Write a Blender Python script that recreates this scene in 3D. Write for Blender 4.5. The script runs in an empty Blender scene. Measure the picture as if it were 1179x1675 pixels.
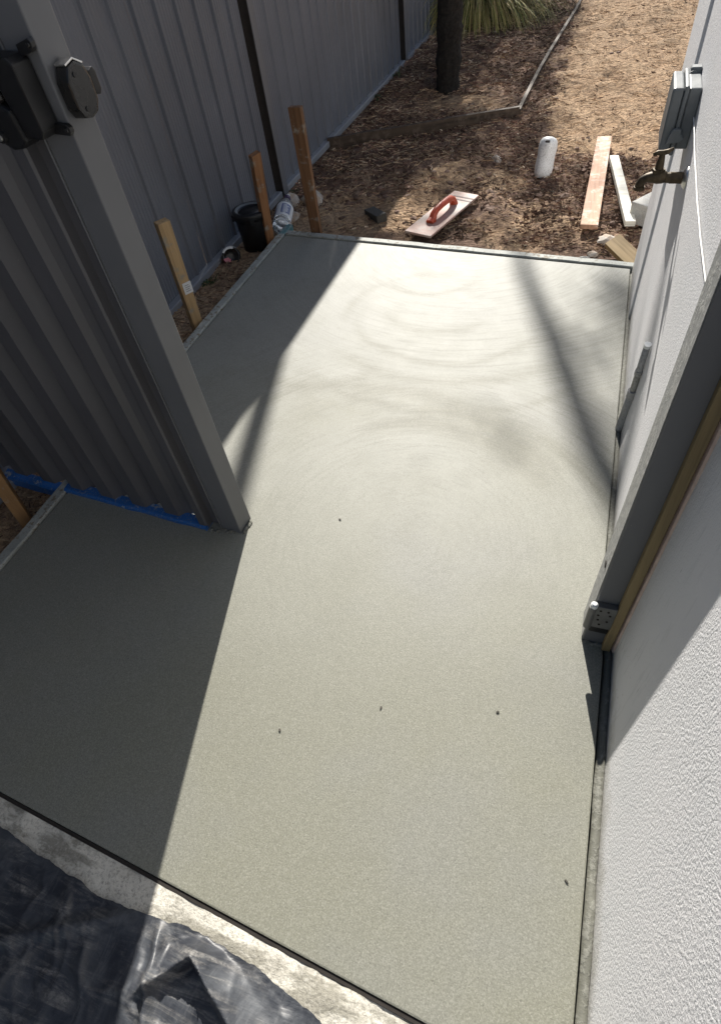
import bpy, bmesh, math, random
import numpy as np
from mathutils import Vector, Matrix, noise
R = math.radians
rnd = random.Random(7)
sc = bpy.context.scene
col = sc.collection

# ------------------------------------------------------------------ camera
AZ, EL = 13.9, 34.5            # sun: degrees left of +y, elevation
YAW, PITCH, ROLL = 0.4471, 0.8534, -0.1666
def cam_axes():
    cy, sy = math.cos(YAW), math.sin(YAW); cp, sp = math.cos(PITCH), math.sin(PITCH)
    fw = Vector((-sy*cp, cy*cp, -sp)); rt = Vector((cy, sy, 0)); up = rt.cross(fw)
    cr, sr = math.cos(ROLL), math.sin(ROLL)
    return cr*rt + sr*up, -sr*rt + cr*up, fw
rt, up, fw = cam_axes()
cd = bpy.data.cameras.new('camera'); cam = bpy.data.objects.new('camera', cd); col.objects.link(cam)
m = Matrix((rt, up, -fw)).transposed().to_4x4(); m.translation = (-0.1785, 0, 1.1725)
cam.matrix_world = m
cd.sensor_fit = 'VERTICAL'; cd.sensor_height = 36; cd.lens = 36*965.5/1675
cd.clip_start = 0.02; cd.clip_end = 500
sc.camera = cam
# ------------------------------------------------------------------ sky and sun
w = bpy.data.worlds.new('World'); sc.world = w; w.use_nodes = True
nt = w.node_tree; bg = nt.nodes['Background']
sky = nt.nodes.new('ShaderNodeTexSky'); sky.sky_type = 'NISHITA'; sky.sun_disc = False
sky.sun_elevation = R(EL); sky.sun_rotation = R(-AZ)
nt.links.new(sky.outputs[0], bg.inputs[0]); bg.inputs[1].default_value = 0.050
sd = bpy.data.lights.new('sun', 'SUN'); sd.energy = 5.0; sd.angle = R(0.53); sd.color = (1, 0.95, 0.87)
sun = bpy.data.objects.new('sun', sd); col.objects.link(sun)
SUN = Vector((-math.sin(R(AZ))*math.cos(R(EL)), math.cos(R(AZ))*math.cos(R(EL)), math.sin(R(EL))))
sun.rotation_euler = SUN.to_track_quat('Z', 'Y').to_euler()
vs = sc.view_settings
vs.view_transform = 'Standard'; vs.look = 'None'; vs.gamma = 1; vs.use_curve_mapping = False
vs.exposure = 0.86

# ------------------------------------------------------------------ helpers
def link(name, me, mat, parent=None):
    o = bpy.data.objects.new(name, me); col.objects.link(o)
    if mat is not None:
        for mm in (mat if isinstance(mat, (list, tuple)) else [mat]): me.materials.append(mm)
    if parent: o.parent = parent
    return o
def obj(name, bm, mat, parent=None, smooth=False):
    bmesh.ops.recalc_face_normals(bm, faces=bm.faces)
    me = bpy.data.meshes.new(name); bm.to_mesh(me); bm.free()
    if smooth: me.shade_smooth()
    return link(name, me, mat, parent)
def tag(o, label=None, cat=None, group=None, kind=None):
    if label: o['label'] = label
    if cat: o['category'] = cat
    if group: o['group'] = group
    if kind: o['kind'] = kind
    return o
def thing(name, label, cat, loc=(0,0,0), rot=(0,0,0), group=None):
    o = bpy.data.objects.new(name, None); col.objects.link(o); o.empty_display_size = .05
    o.location = loc; o.rotation_euler = rot
    return tag(o, label, cat, group)
def box(bm, x0, x1, y0, y1, z0, z1, bev=0.0, seg=1, M=None):
    r = bmesh.ops.create_cube(bm, size=1)
    vs_ = r['verts']
    for v in vs_:
        v.co = Vector(((x0+x1)/2 + v.co.x*(x1-x0), (y0+y1)/2 + v.co.y*(y1-y0), (z0+z1)/2 + v.co.z*(z1-z0)))
    if bev:
        es = list({e for v in vs_ for e in v.link_edges})
        rr = bmesh.ops.bevel(bm, geom=es, offset=bev, segments=seg, affect='EDGES', profile=.5)
        vs_ = list({v for f in rr['faces'] for v in f.verts} | {v for v in vs_ if v.is_valid})
    if M is not None:
        for v in vs_: v.co = M @ v.co
    return vs_
def bxm(*a, **k):
    bm = bmesh.new(); box(bm, *a, **k); return bm
def tube(bm, pts, rad, n=12, cap=True):
    pts = [Vector(p) for p in pts]
    rad = rad if isinstance(rad, (list, tuple)) else [rad]*len(pts)
    rings = []; ref = None
    for i, p in enumerate(pts):
        d = (pts[min(i+1, len(pts)-1)] - pts[max(i-1, 0)]).normalized()
        if ref is None:
            ref = d.orthogonal().normalized()
        ref = (ref - d*ref.dot(d)).normalized(); b = d.cross(ref)
        rings.append([bm.verts.new(p + rad[i]*(math.cos(2*math.pi*k/n)*ref + math.sin(2*math.pi*k/n)*b)) for k in range(n)])
    for a, b in zip(rings, rings[1:]):
        for k in range(n): bm.faces.new((a[k], a[(k+1) % n], b[(k+1) % n], b[k]))
    if cap:
        bm.faces.new(rings[0][::-1]); bm.faces.new(rings[-1])
    return rings
def tubem(*a, **k):
    bm = bmesh.new(); tube(bm, *a, **k); return bm
def prism(bm, poly, z0, z1, M=None, bev=0):
    a = [bm.verts.new((x, y, z0)) for x, y in poly]; b = [bm.verts.new((x, y, z1)) for x, y in poly]
    n = len(poly); fs = [bm.faces.new(a[::-1]), bm.faces.new(b)]
    for i in range(n): fs.append(bm.faces.new((a[i], a[(i+1) % n], b[(i+1) % n], b[i])))
    vv = a + b
    if bev:
        bmesh.ops.recalc_face_normals(bm, faces=fs)
        es = list({e for f in fs for e in f.edges})
        rr = bmesh.ops.bevel(bm, geom=es, offset=bev, segments=2, affect='EDGES', profile=.6)
        vv = list({v for f in rr['faces'] for v in f.verts} | {v for v in vv if v.is_valid})
    if M is not None:
        for v in vv: v.co = M @ v.co
    return vv
def lathe(bm, prof, n=24, M=None):
    rings = []
    for r, z in prof:
        rings.append([bm.verts.new((r*math.cos(2*math.pi*k/n), r*math.sin(2*math.pi*k/n), z)) for k in range(n)])
    for a, b in zip(rings, rings[1:]):
        for k in range(n): bm.faces.new((a[k], a[(k+1) % n], b[(k+1) % n], b[k]))
    bm.faces.new(rings[0][::-1]); bm.faces.new(rings[-1])
    if M is not None:
        for rg in rings:
            for v in rg: v.co = M @ v.co
def fbm(x, y, z=0, o=4):
    return noise.fractal(Vector((x, y, z)), 1.0, 2.0, o)   # about -1..1
def sstep(a, b, x):
    t = max(0, min(1, (x-a)/(b-a))); return t*t*(3-2*t)

# ------------------------------------------------------------------ materials
class NB:
    def __init__(s, name, rough=.6, spec=.5, metal=0):
        s.m = bpy.data.materials.new(name); s.m.use_nodes = True; s.t = s.m.node_tree
        s.b = s.t.nodes['Principled BSDF']
        s.b.inputs['Roughness'].default_value = rough; s.b.inputs['Metallic'].default_value = metal
        s.b.inputs['Specular IOR Level'].default_value = spec
        s.tc = s.n('ShaderNodeTexCoord')
    def n(s, t, **k):
        nd = s.t.nodes.new(t)
        for a, v in k.items(): setattr(nd, a, v)
        return nd
    def l(s, a, b): s.t.links.new(a, b)
    def coord(s, scale=(1,1,1), loc=(0,0,0), rot=(0,0,0), world=False):
        mp = s.n('ShaderNodeMapping'); mp.inputs['Scale'].default_value = scale
        mp.inputs['Location'].default_value = loc; mp.inputs['Rotation'].default_value = rot
        if world:
            g = s.n('ShaderNodeNewGeometry'); s.l(g.outputs['Position'], mp.inputs[0])
        else: s.l(s.tc.outputs['Object'], mp.inputs[0])
        return mp.outputs[0]
    def noise(s, vec, scale, detail=3, rough=.5, dist=0):
        nd = s.n('ShaderNodeTexNoise'); nd.inputs['Scale'].default_value = scale
        nd.inputs['Detail'].default_value = detail; nd.inputs['Roughness'].default_value = rough
        nd.inputs['Distortion'].default_value = dist
        s.l(vec, nd.inputs['Vector']); return nd.outputs['Fac']
    def vor(s, vec, scale, out='Distance', feat='F1'):
        nd = s.n('ShaderNodeTexVoronoi', feature=feat); nd.inputs['Scale'].default_value = scale
        s.l(vec, nd.inputs['Vector']); return nd.outputs[out]
    def ramp(s, fac, stops):
        nd = s.n('ShaderNodeValToRGB'); cr = nd.color_ramp
        while len(cr.elements) < len(stops): cr.elements.new(.5)
        for e, (p, c) in zip(cr.elements, stops):
            e.position = p; e.color = (c, c, c, 1) if isinstance(c, (int, float)) else (*c, 1)
        s.l(fac, nd.inputs[0]); return nd.outputs[0]
    def mix(s, fac, a, b, mode='MIX'):
        nd = s.n('ShaderNodeMix', data_type='RGBA', blend_type=mode)
        def put(sock, v):
            if hasattr(v, 'is_output'): s.l(v, sock)
            elif isinstance(v, (int, float)): sock.default_value = v if sock.type == 'VALUE' else (v, v, v, 1)
            else: sock.default_value = (*v, 1)
        put(nd.inputs[0], fac); put(nd.inputs[6], a); put(nd.inputs[7], b)
        return nd.outputs[2]
    def math(s, op, a, b=0.0, clamp=False):
        nd = s.n('ShaderNodeMath', operation=op); nd.use_clamp = clamp
        for i, v in enumerate((a, b)):
            if hasattr(v, 'is_output'): s.l(v, nd.inputs[i])
            else: nd.inputs[i].default_value = v
        return nd.outputs[0]
    def color(s, c):
        if hasattr(c, 'is_output'): s.l(c, s.b.inputs['Base Color'])
        else: s.b.inputs['Base Color'].default_value = (*c, 1)
        return s
    def rough(s, r): s.l(r, s.b.inputs['Roughness']); return s
    def bump(s, h, dist=.002, strength=1.0, prev=None):
        nd = s.n('ShaderNodeBump'); nd.inputs['Distance'].default_value = dist
        nd.inputs['Strength'].default_value = strength; s.l(h, nd.inputs['Height'])
        if prev is not None: s.l(prev, nd.inputs['Normal'])
        s.l(nd.outputs[0], s.b.inputs['Normal']); return nd.outputs[0]

def plain(name, c, rough=.6, metal=0, var=.15, scale=40, bump=.0, spec=.5):
    b = NB(name, rough, spec, metal); v = b.coord()
    n1 = b.noise(v, scale, 4)
    f = b.ramp(n1, [(.3, 1-var), (.7, 1+var)])
    b.color(b.mix(1.0, c, f, 'MULTIPLY'))
    b.rough(b.ramp(b.noise(v, scale*.6, 3), [(.3, max(0, rough-.08)), (.7, min(1, rough+.08))]))
    if bump: b.bump(n1, bump)
    return b.m
def wood(name, c1, c2, axis=2, rough=.75, dirt=None, fine=60, cover=.48):
    b = NB(name, rough); s = [fine, fine, fine]; s[axis] = fine*.04
    v = b.coord(s); g = b.noise(v, 1.0, 5, .6, .6)
    s2 = [14, 14, 14]; s2[axis] = .8
    g2 = b.noise(b.coord(s2, loc=(3, 1, 2)), 1.0, 3, .5, 1.2)
    c = b.mix(b.ramp(g2, [(.35, 0), (.65, 1)]), c1, c2)
    c = b.mix(.55, c, b.mix(b.ramp(g, [(.35, 0), (.6, 1)]), tuple(x*.6 for x in c1), c2))
    if dirt:
        k = b.ramp(b.noise(b.coord((1,1,1), loc=(5,5,5)), 22, 5, .65), [(cover, 0), (cover+.14, 1)])
        c = b.mix(k, c, dirt)
    b.color(c); b.bump(g, .0012, .7); return b.m

def m_concrete():
    b = NB('wet_concrete', .5, .36); v = b.coord()
    big = b.noise(v, 2.2, 4, .55); mid = b.noise(v, 11, 4, .6)
    fine = b.noise(v, 330, 3, .65); pit = b.vor(v, 150)
    far = b.ramp(b.n('ShaderNodeSeparateXYZ').outputs[1], [(0, 0), (1, 1)])
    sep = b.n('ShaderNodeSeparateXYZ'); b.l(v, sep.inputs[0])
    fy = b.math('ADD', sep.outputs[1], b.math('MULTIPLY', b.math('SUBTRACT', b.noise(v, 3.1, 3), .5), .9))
    far_glare = b.n('ShaderNodeMapRange'); far_glare.interpolation_type = 'SMOOTHSTEP'  # mask rising towards the far end, mostly for glare put into the colour
    b.l(fy, far_glare.inputs[0]); far_glare.inputs[1].default_value = .10; far_glare.inputs[2].default_value = 1.70
    far_glare = far_glare.outputs[0]
    # trowel arcs: rings about where the hand swung
    def rings(cx, cy, sc_, seed, dist):
        wv = b.n('ShaderNodeTexWave', wave_type='RINGS', rings_direction='SPHERICAL', wave_profile='SIN')
        wv.inputs['Scale'].default_value = sc_; wv.inputs['Distortion'].default_value = dist
        wv.inputs['Detail'].default_value = 4; wv.inputs['Detail Scale'].default_value = 1.6
        wv.inputs['Detail Roughness'].default_value = .65
        b.l(b.coord((1, 1, .01), loc=(-cx, -cy, 0)), wv.inputs['Vector']); return wv.outputs['Fac']
    def dist_from(cx, cy):
        nd = b.n('ShaderNodeVectorMath', operation='DISTANCE')
        b.l(v, nd.inputs[0]); nd.inputs[1].default_value = (cx, cy, 0); return nd.outputs['Value']
    def ringmask(cx, cy, r, wd, seed):
        d = b.math('ADD', dist_from(cx, cy), b.math('MULTIPLY', b.math('SUBTRACT', b.noise(b.coord(loc=(seed, 0, 0)), 3.0, 3), .5), .10))
        return b.ramp(b.math('ABSOLUTE', b.math('SUBTRACT', d, r)), [(0, 1), (wd, 0)])
    # individual darker wet sweeps
    def arc(cx, cy, r, wd, seed, a0, a1, nz=.42):
        # ring band limited to an arc (angles in degrees, soft ends) and broken up a little
        sub = b.n('ShaderNodeVectorMath', operation='SUBTRACT'); b.l(v, sub.inputs[0]); sub.inputs[1].default_value = (cx, cy, 0)
        mid = R((a0+a1)/2); half = R((a1-a0)/2)
        nd = b.n('ShaderNodeVectorMath', operation='NORMALIZE'); b.l(sub.outputs[0], nd.inputs[0])
        dt = b.n('ShaderNodeVectorMath', operation='DOT_PRODUCT'); b.l(nd.outputs[0], dt.inputs[0]); dt.inputs[1].default_value = (math.cos(mid), math.sin(mid), 0)
        mr = b.n('ShaderNodeMapRange'); mr.interpolation_type = 'SMOOTHSTEP'; b.l(dt.outputs['Value'], mr.inputs[0])
        mr.inputs[1].default_value = math.cos(half); mr.inputs[2].default_value = math.cos(half*.45)
        k = b.math('MULTIPLY', ringmask(cx, cy, r, wd, seed), mr.outputs[0])
        return b.math('MULTIPLY', k, b.ramp(b.noise(b.coord(loc=(seed*3.1, seed, 0)), 4.0, 3, .6), [(.25, 0), (.25+nz*.5, 1)]))
    sweeps = None
    for a_ in ((-.70, .83, .61, .045, 1, 25, 140), (-.63, 1.03, .41, .035, 2, 30, 130), (-.50, .88, .41, .050, 4, 28, 135), (-.46, .84, .52, .03, 9, 20, 110),
               (-1.05, 1.75, .36, .05, 5, 255, 330), (-.61, 1.93, .34, .030, 6, 190, 350), (-.65, 1.98, .21, .040, 7, 200, 340), (-.70, 1.86, .29, .03, 8, 70, 200),
               (-.75, 2.23, .22, .03, 10, 180, 350), (-.60, 2.0, .52, .04, 11, 215, 330), (-.62, 2.05, .70, .03, 12, 230, 320)):
        k_ = arc(*a_); sweeps = k_ if sweeps is None else b.math('MAXIMUM', sweeps, k_)
    def streaks(cx, cy, seed):
        sub = b.n('ShaderNodeVectorMath', operation='SUBTRACT'); b.l(v, sub.inputs[0]); sub.inputs[1].default_value = (cx, cy, 0)
        sp = b.n('ShaderNodeSeparateXYZ'); b.l(sub.outputs[0], sp.inputs[0])
        th = b.math('ARCTAN2', sp.outputs[1], sp.outputs[0])
        cb = b.n('ShaderNodeCombineXYZ'); b.l(b.math('MULTIPLY', dist_from(cx, cy), 85), cb.inputs[0]); b.l(b.math('MULTIPLY', th, 3.2), cb.inputs[1]); cb.inputs[2].default_value = seed
        return b.noise(cb.outputs[0], 1.0, 5, .72, .5)
    selr = b.n('ShaderNodeMapRange'); selr.interpolation_type = 'SMOOTHSTEP'
    b.l(b.math('ADD', sep.outputs[1], b.math('MULTIPLY', b.math('SUBTRACT', b.noise(v, 2.3, 2), .5), .7)), selr.inputs[0]); selr.inputs[1].default_value = 1.40; selr.inputs[2].default_value = 1.72
    arcs = b.mix(selr.outputs[0], streaks(-.48, .86, 3), streaks(-.64, 2.5, 11))
    base = b.mix(far_glare, (.208, .208, .166), (.305, .309, .282))  # near and far base tones; the paler far one stands in for glare
    c = b.mix(b.ramp(big, [(.35, 0), (.7, .18)]), base, (.195, .193, .155))
    c = b.mix(b.ramp(b.noise(b.coord(loc=(8, 2, 0)), 1.7, 4, .6), [(.46, 0), (.62, .75)]), c, b.mix(far_glare, (.21, .212, .192), (.27, .272, .255)))
    c = b.mix(b.ramp(b.noise(b.coord(loc=(1, 7, 0)), 5.5, 5, .65), [(.5, 0), (.72, .5)]), c, (.20, .20, .165))
    c = b.mix(b.math('MULTIPLY', arc(-.60, .88, .50, .15, 15, 15, 150), .85), c, (.185, .182, .135))
    sweeps = b.math('MULTIPLY', sweeps, b.ramp(arcs, [(.42, 1), (.62, .4)]))
    c = b.mix(b.math('MULTIPLY', sweeps, .95), c, (.135, .133, .098))
    c = b.mix(b.math('MULTIPLY', b.ramp(arcs, [(.34, .75), (.55, 0)]), b.math('MULTIPLY', far_glare, b.ramp(b.math('ADD', sep.outputs[0], 1.6), [(.35, .25), (.75, 1)]))), c, (.17, .17, .145))
    c = b.mix(b.ramp(fine, [(.36, .42), (.52, 0)]), c, (.12, .12, .098))
    cell = b.n('ShaderNodeTexVoronoi'); cell.inputs['Scale'].default_value = 460; b.l(v, cell.inputs['Vector'])
    sp_ = b.n('ShaderNodeSeparateColor'); b.l(cell.outputs['Color'], sp_.inputs[0])
    c = b.mix(b.ramp(sp_.outputs[0], [(.0, .34), (.5, 0)]), c, (.13, .13, .108)); c = b.mix(b.ramp(sp_.outputs[1], [(.5, 0), (1, .24)]), c, (.42, .42, .37))
    c = b.mix(b.ramp(b.noise(b.coord(loc=(4, 4, 4)), 420, 2), [(.56, 0), (.70, .32)]), c, (.42, .42, .36))
    c = b.mix(b.ramp(b.vor(v, 70, 'Distance'), [(.05, .55), (.10, 0)]), c, (.07, .07, .06))
    # paler, cement-rich margin along the edges of the pour
    b.color(c)
    b.rough(b.mix(far_glare, b.ramp(mid, [(.3, .51), (.7, .54)]), b.ramp(mid, [(.3, .585), (.7, .615)])))
    n1 = b.bump(b.math('ADD', fine, b.math('MULTIPLY', mid, .8)), .0006, .7)
    b.bump(b.math('MULTIPLY', arcs, far_glare), .0010, .4, n1)
    return b.m

def m_dirt():
    b = NB('garden_soil', .95, .2); v = b.coord()
    sep = b.n('ShaderNodeSeparateXYZ'); b.l(v, sep.inputs[0])
    n0 = b.noise(v, 1.3, 4, .6); n1 = b.noise(v, 7, 6, .65); n2 = b.noise(v, 60, 4, .7)
    at = b.n('ShaderNodeVertexColor', layer_name='sand').outputs[0]
    sandm = b.ramp(b.math('ADD', at, b.math('MULTIPLY', b.math('SUBTRACT', n1, .5), 1.1)), [(.38, 0), (.62, 1)])
    mul = b.mix(b.ramp(n1, [(.3, 0), (.7, 1)]), (.095, .056, .043), (.36, .235, .175))
    sand = b.mix(b.ramp(n1, [(.3, 0), (.7, 1)]), (.46, .30, .18), (.64, .46, .30))
    c = b.mix(sandm, mul, sand)
    c = b.mix(b.ramp(n2, [(.4, .6), (.6, 0)]), c, (.075, .05, .035))
    c = b.mix(b.ramp(b.noise(b.coord((1, 2.5, 1)), 90, 3, .6), [(.6, 0), (.72, .6)]), c, (.50, .40, .28))
    b.color(c)
    h = b.math('ADD', b.math('MULTIPLY', n1, 2.0), b.math('ADD', n2, b.math('MULTIPLY', b.noise(b.coord((1, 2.2, 1)), 26, 5, .7, .8), 1.5)))
    b.bump(h, .014, 1.0); return b.m

def m_stucco():
    b = NB('painted_render', .62, .4); v = b.coord()
    n1 = b.noise(v, 240, 3, .6); n2 = b.noise(v, 4, 4)
    c = b.mix(b.ramp(n2, [(.3, 0), (.75, 1)]), (.79, .785, .80), (.73, .735, .755))
    st = b.noise(b.coord((1, 26, 3)), 2.4, 4, .6)
    c = b.mix(b.ramp(st, [(.56, 0), (.72, .30)]), c, (.42, .44, .46))
    sep = b.n('ShaderNodeSeparateXYZ'); b.l(v, sep.inputs[0])
    low = b.ramp(b.math('ADD', sep.outputs[2], b.math('MULTIPLY', b.noise(v, 16, 6, .7), .15)), [(.075, .8), (.135, 0)])
    c = b.mix(low, c, (.44, .43, .39))
    spk = b.vor(v, 42); c = b.mix(b.math('MULTIPLY', b.ramp(spk, [(.06, .8), (.12, 0)]), b.ramp(sep.outputs[2], [(.05, 1), (.28, 0)])), c, (.34, .335, .30))
    scr = b.noise(b.coord((1, 90, 9), loc=(2, 2, 2)), 1.3, 3, .5)
    c = b.mix(b.ramp(scr, [(.70, 0), (.75, .45)]), c, (.30, .31, .32))
    b.color(c)
    b.bump(b.ramp(n1, [(.28, 0), (.66, 1)]), .0010, .62); return b.m

def m_colorbond(name, c, dust=(.2, .19, .18), rough=.42):
    b = NB(name, rough, .5); v = b.coord()
    n = b.noise(v, 3, 4); d = b.noise(b.coord((1, 1, .15)), 25, 5, .7)
    k = b.mix(b.ramp(n, [(.3, 0), (.7, 1)]), c, tuple(x*1.2 for x in c))
    k = b.mix(b.ramp(d, [(.55, 0), (.8, .16)]), k, dust)
    sp = b.noise(v, 260, 1); k = b.mix(b.ramp(sp, [(.80, 0), (.84, .5)]), k, (.4, .4, .4))
    b.color(k); b.rough(b.ramp(d, [(.3, rough-.05), (.7, rough+.15)]))
    b.bump(b.noise(v, 9, 2), .0016, .5); return b.m

def m_flute(name, c):
    b = NB(name, .45, .5); v = b.coord()
    wv = b.n('ShaderNodeTexWave', wave_type='BANDS', bands_direction='Y'); wv.inputs['Scale'].default_value = 17
    b.l(v, wv.inputs['Vector'])
    n = b.noise(v, 2.5, 4); d = b.noise(b.coord((1, 1, .12)), 20, 5, .7)
    k = b.mix(b.ramp(n, [(.3, 0), (.7, 1)]), c, tuple(x*1.25 for x in c))
    k = b.mix(b.ramp(d, [(.55, 0), (.8, .15)]), k, (.22, .21, .2))
    b.color(k); b.rough(b.ramp(d, [(.3, .40), (.7, .58)])); b.bump(wv.outputs['Fac'], .0022, .8); return b.m

def m_spatter(name, base, spl, amount=.5, rough=.7, scale=55):
    b = NB(name, rough); v = b.coord()
    n = b.noise(v, scale, 5, .7); n2 = b.noise(v, 9, 4)
    k = b.ramp(b.math('ADD', n, b.math('MULTIPLY', n2, .5)), [(1.0-amount*.62, 0), (1.08-amount*.62, 1)])
    c = b.mix(k, base, b.mix(b.ramp(n2, [(.3, 0), (.7, 1)]), spl, tuple(x*.65 for x in spl)))
    c = b.mix(b.ramp(b.noise(v, 200, 3), [(.35, .4), (.5, 0)]), c, tuple(x*.4 for x in spl))
    b.color(c); b.bump(b.math('ADD', b.math('MULTIPLY', k, .25), n), .002, .7); return b.m

def m_plastic_sheet():
    b = NB('black_plastic_film', .30, .4); v = b.coord()
    n = b.noise(v, 4.5, 4, .6, .8); s1 = b.noise(b.coord((1.5, 11, 1), rot=(0, 0, R(-62))), 5, 6, .75, .8)
    s2 = b.noise(b.coord((14, 2.2, 1), rot=(0, 0, R(12))), 4, 6, .75, .6); gr = b.noise(v, 190, 3, .7)
    dust = b.math('MULTIPLY', b.math('MULTIPLY', b.ramp(s1, [(.47, 0), (.66, 1)]), b.ramp(n, [(.42, 0), (.6, 1)])), b.ramp(gr, [(.3, .2), (.6, 1)]))
    film = b.ramp(b.noise(v, 9, 6, .7, 1.0), [(.42, 0), (.75, 1)])
    c = b.mix(film, (.026, .029, .037), (.085, .093, .105))
    c = b.mix(b.math('MULTIPLY', b.ramp(s2, [(.54, 0), (.8, .35)]), b.ramp(gr, [(.35, .4), (.6, 1)])), c, (.26, .26, .26))
    c = b.mix(b.math('MULTIPLY', dust, .6), c, (.36, .345, .32))
    b.color(c); b.rough(b.mix(b.math('MAXIMUM', dust, b.math('MULTIPLY', film, .7)), .40, .68))
    n1 = b.bump(b.noise(v, 13, 4, .55, 1.0), .006, .5); b.bump(b.noise(b.coord((1, 7, 1), rot=(0, 0, R(-60))), 16, 4), .0022, .45, n1)
    return b.m

def m_spill():
    b = NB('cement_spill', .85, .3); v = b.coord()
    n1 = b.noise(v, 9, 6, .7, .4); n2 = b.noise(b.coord((1, 3, 1), loc=(4, 0, 0)), 6, 5, .65); g = b.noise(v, 170, 4, .7)
    c = b.mix(b.ramp(n1, [(.32, 0), (.68, 1)]), (.46, .44, .385), (.68, .655, .58))
    c = b.mix(b.ramp(n2, [(.52, 0), (.60, .75)]), c, (.20, .19, .155))
    c = b.mix(b.ramp(g, [(.36, .5), (.5, 0)]), c, (.14, .13, .11)); c = b.mix(b.ramp(g, [(.58, 0), (.7, .4)]), c, (.66, .64, .6))
    b.color(c); b.bump(b.math('ADD', b.math('MULTIPLY', n1, 1.5), b.math('ADD', n2, b.math('MULTIPLY', g, .6))), .004, .8); return b.m

def m_attr(name, rough=.85):
    b = NB(name, rough, .3); a = b.n('ShaderNodeVertexColor', layer_name='Col')
    b.color(b.mix(1.0, a.outputs[0], b.ramp(b.noise(b.coord(), 160, 3), [(.3, .7), (.7, 1.2)]), 'MULTIPLY'))
    return b.m

M = dict(
    concrete=m_concrete(), dirt=m_dirt(), stucco=m_stucco(),
    panel=m_colorbond('charcoal_steel', (.076, .075, .081)),
    post=m_colorbond('charcoal_post_steel', (.115, .118, .125)),
    fence=m_flute('slate_fence_steel', (.122, .130, .152)),
    fencepost=m_colorbond('slate_post_steel', (.125, .13, .145)),
    rail=m_colorbond('grey_rail_steel', (.22, .23, .25), (.35, .33, .30)),
    black=plain('black_hardware_plastic', (.008, .008, .009), .42, var=.2, bump=.0003),
    gloss=plain('satin_dark_hardware', (.020, .019, .018), .20, var=.15, bump=.0002),
    steel=plain('bright_steel', (.62, .61, .58), .3, 1.0),
    chrome=plain('polished_cap_steel', (.75, .74, .72), .22, 1.0, var=.05),
    zinc=plain('dull_zinc_steel', (.16, .16, .155), .5, .4),
    stake=wood('pale_stake_timber', (.34, .21, .10), (.52, .36, .19), dirt=(.30, .27, .22), cover=.56),
    redstake=wood('red_brown_stake_timber', (.20, .085, .035), (.34, .165, .07), dirt=(.30, .27, .22), cover=.56),
    darkstake=wood('dark_brown_stake_timber', (.12, .055, .024), (.24, .12, .055), dirt=(.30, .27, .22), cover=.56),
    oldstake=wood('orange_brown_stake_timber', (.22, .115, .045), (.30, .17, .07), dirt=(.30, .27, .22), cover=.56),
    batten=wood('olive_brown_batten_timber', (.19, .135, .065), (.29, .215, .105)),
    plank=wood('pinkish_hardwood', (.40, .20, .125), (.58, .36, .24), axis=1, dirt=(.60, .47, .38), fine=40),
    whitewood=wood('white_painted_timber', (.70, .68, .58), (.80, .79, .72), axis=1),
    offcut=wood('treated_pine', (.25, .17, .075), (.36, .26, .13), axis=1),
    edging=wood('weathered_edging_timber', (.040, .027, .018), (.085, .058, .038), axis=0, dirt=(.11, .08, .058)),
    form=m_spatter('cement_splashed_timber', (.20, .165, .115), (.42, .44, .41), .62),
    formteal=m_spatter('teal_painted_timber', (.10, .25, .26), (.36, .42, .41), .35),
    splat=m_spill(),
    foam=plain('black_foam_and_slot_shade', (.022, .018, .015), .9),  # joint foam; its black also stands for shade inside the fence posts
    joint=m_spatter('grey_mortar', (.15, .15, .125), (.27, .27, .235), .40),
    blue=m_spatter('blue_plastic_strip', (.012, .10, .33), (.42, .45, .46), .26, .4),
    bluefilm=plain('dusty_blue_film', (.03, .14, .22), .4),
    film=m_plastic_sheet(),
    bucket=plain('black_bucket_plastic', (.010, .010, .011), .42, bump=.0004),
    greyplastic=plain('grey_enclosure_plastic', (.16, .175, .185), .42, var=.08, bump=.0002),
    bronze=plain('weathered_bronze', (.075, .055, .032), .55, .5, var=.5, scale=90, bump=.0006),
    whitepl=plain('white_plastic', (.74, .76, .76), .38, var=.08, scale=14),
    dirtywhite=m_spatter('dirty_white_plastic', (.84, .86, .86), (.42, .39, .34), .06, .45, 30),
    pvc=m_spatter('dusty_pvc', (.40, .40, .40), (.30, .295, .28), .35, .6),
    pink=plain('pink_print', (.62, .20, .22), .4),
    red=plain('worn_red_plastic', (.48, .075, .030), .42, var=.3, scale=60, bump=.0004),
    blade=m_spatter('scuffed_float_blade', (.46, .29, .24), (.55, .44, .39), .42, .65, 14),
    scuff=plain('grey_cement_scuff', (.27, .23, .22), .8, var=.3),
    sponge=plain('dark_grey_foam', (.07, .068, .062), .95, bump=.002, scale=160),
    stone=m_spatter('rubble_stone', (.42, .34, .27), (.58, .53, .47), .5, .9, 24),
    paver=m_spatter('cream_paver', (.55, .54, .50), (.66, .65, .62), .5, .85, 60),
    chips=m_attr('bark_and_straw'), leaf=m_attr('leaf_blades', .55),
    bark=plain('black_fibrous_bark', (.013, .011, .009), .95, var=.6, scale=70, bump=.012),
    greypole=plain('galvanised_pole', (.3, .3, .3), .5, .6),
    label=plain('white_paper_label', (.72, .73, .74), .6, var=.05),
    ink=plain('grey_print', (.30, .31, .33), .6),
    labelblue=plain('dark_blue_print', (.10, .13, .27), .35),
    capp=plain('dark_purple_cap', (.06, .035, .10), .4),
    bead=plain('peach_undercoat', (.62, .47, .40), .7),
    cord=plain('white_cord', (.80, .80, .78), .6),
    leafdry=plain('dark_dry_leaf', (.05, .045, .035), .8),
)
bt = NB('clear_bottle_plastic', .08); bt.b.inputs['Transmission Weight'].default_value = .82
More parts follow.
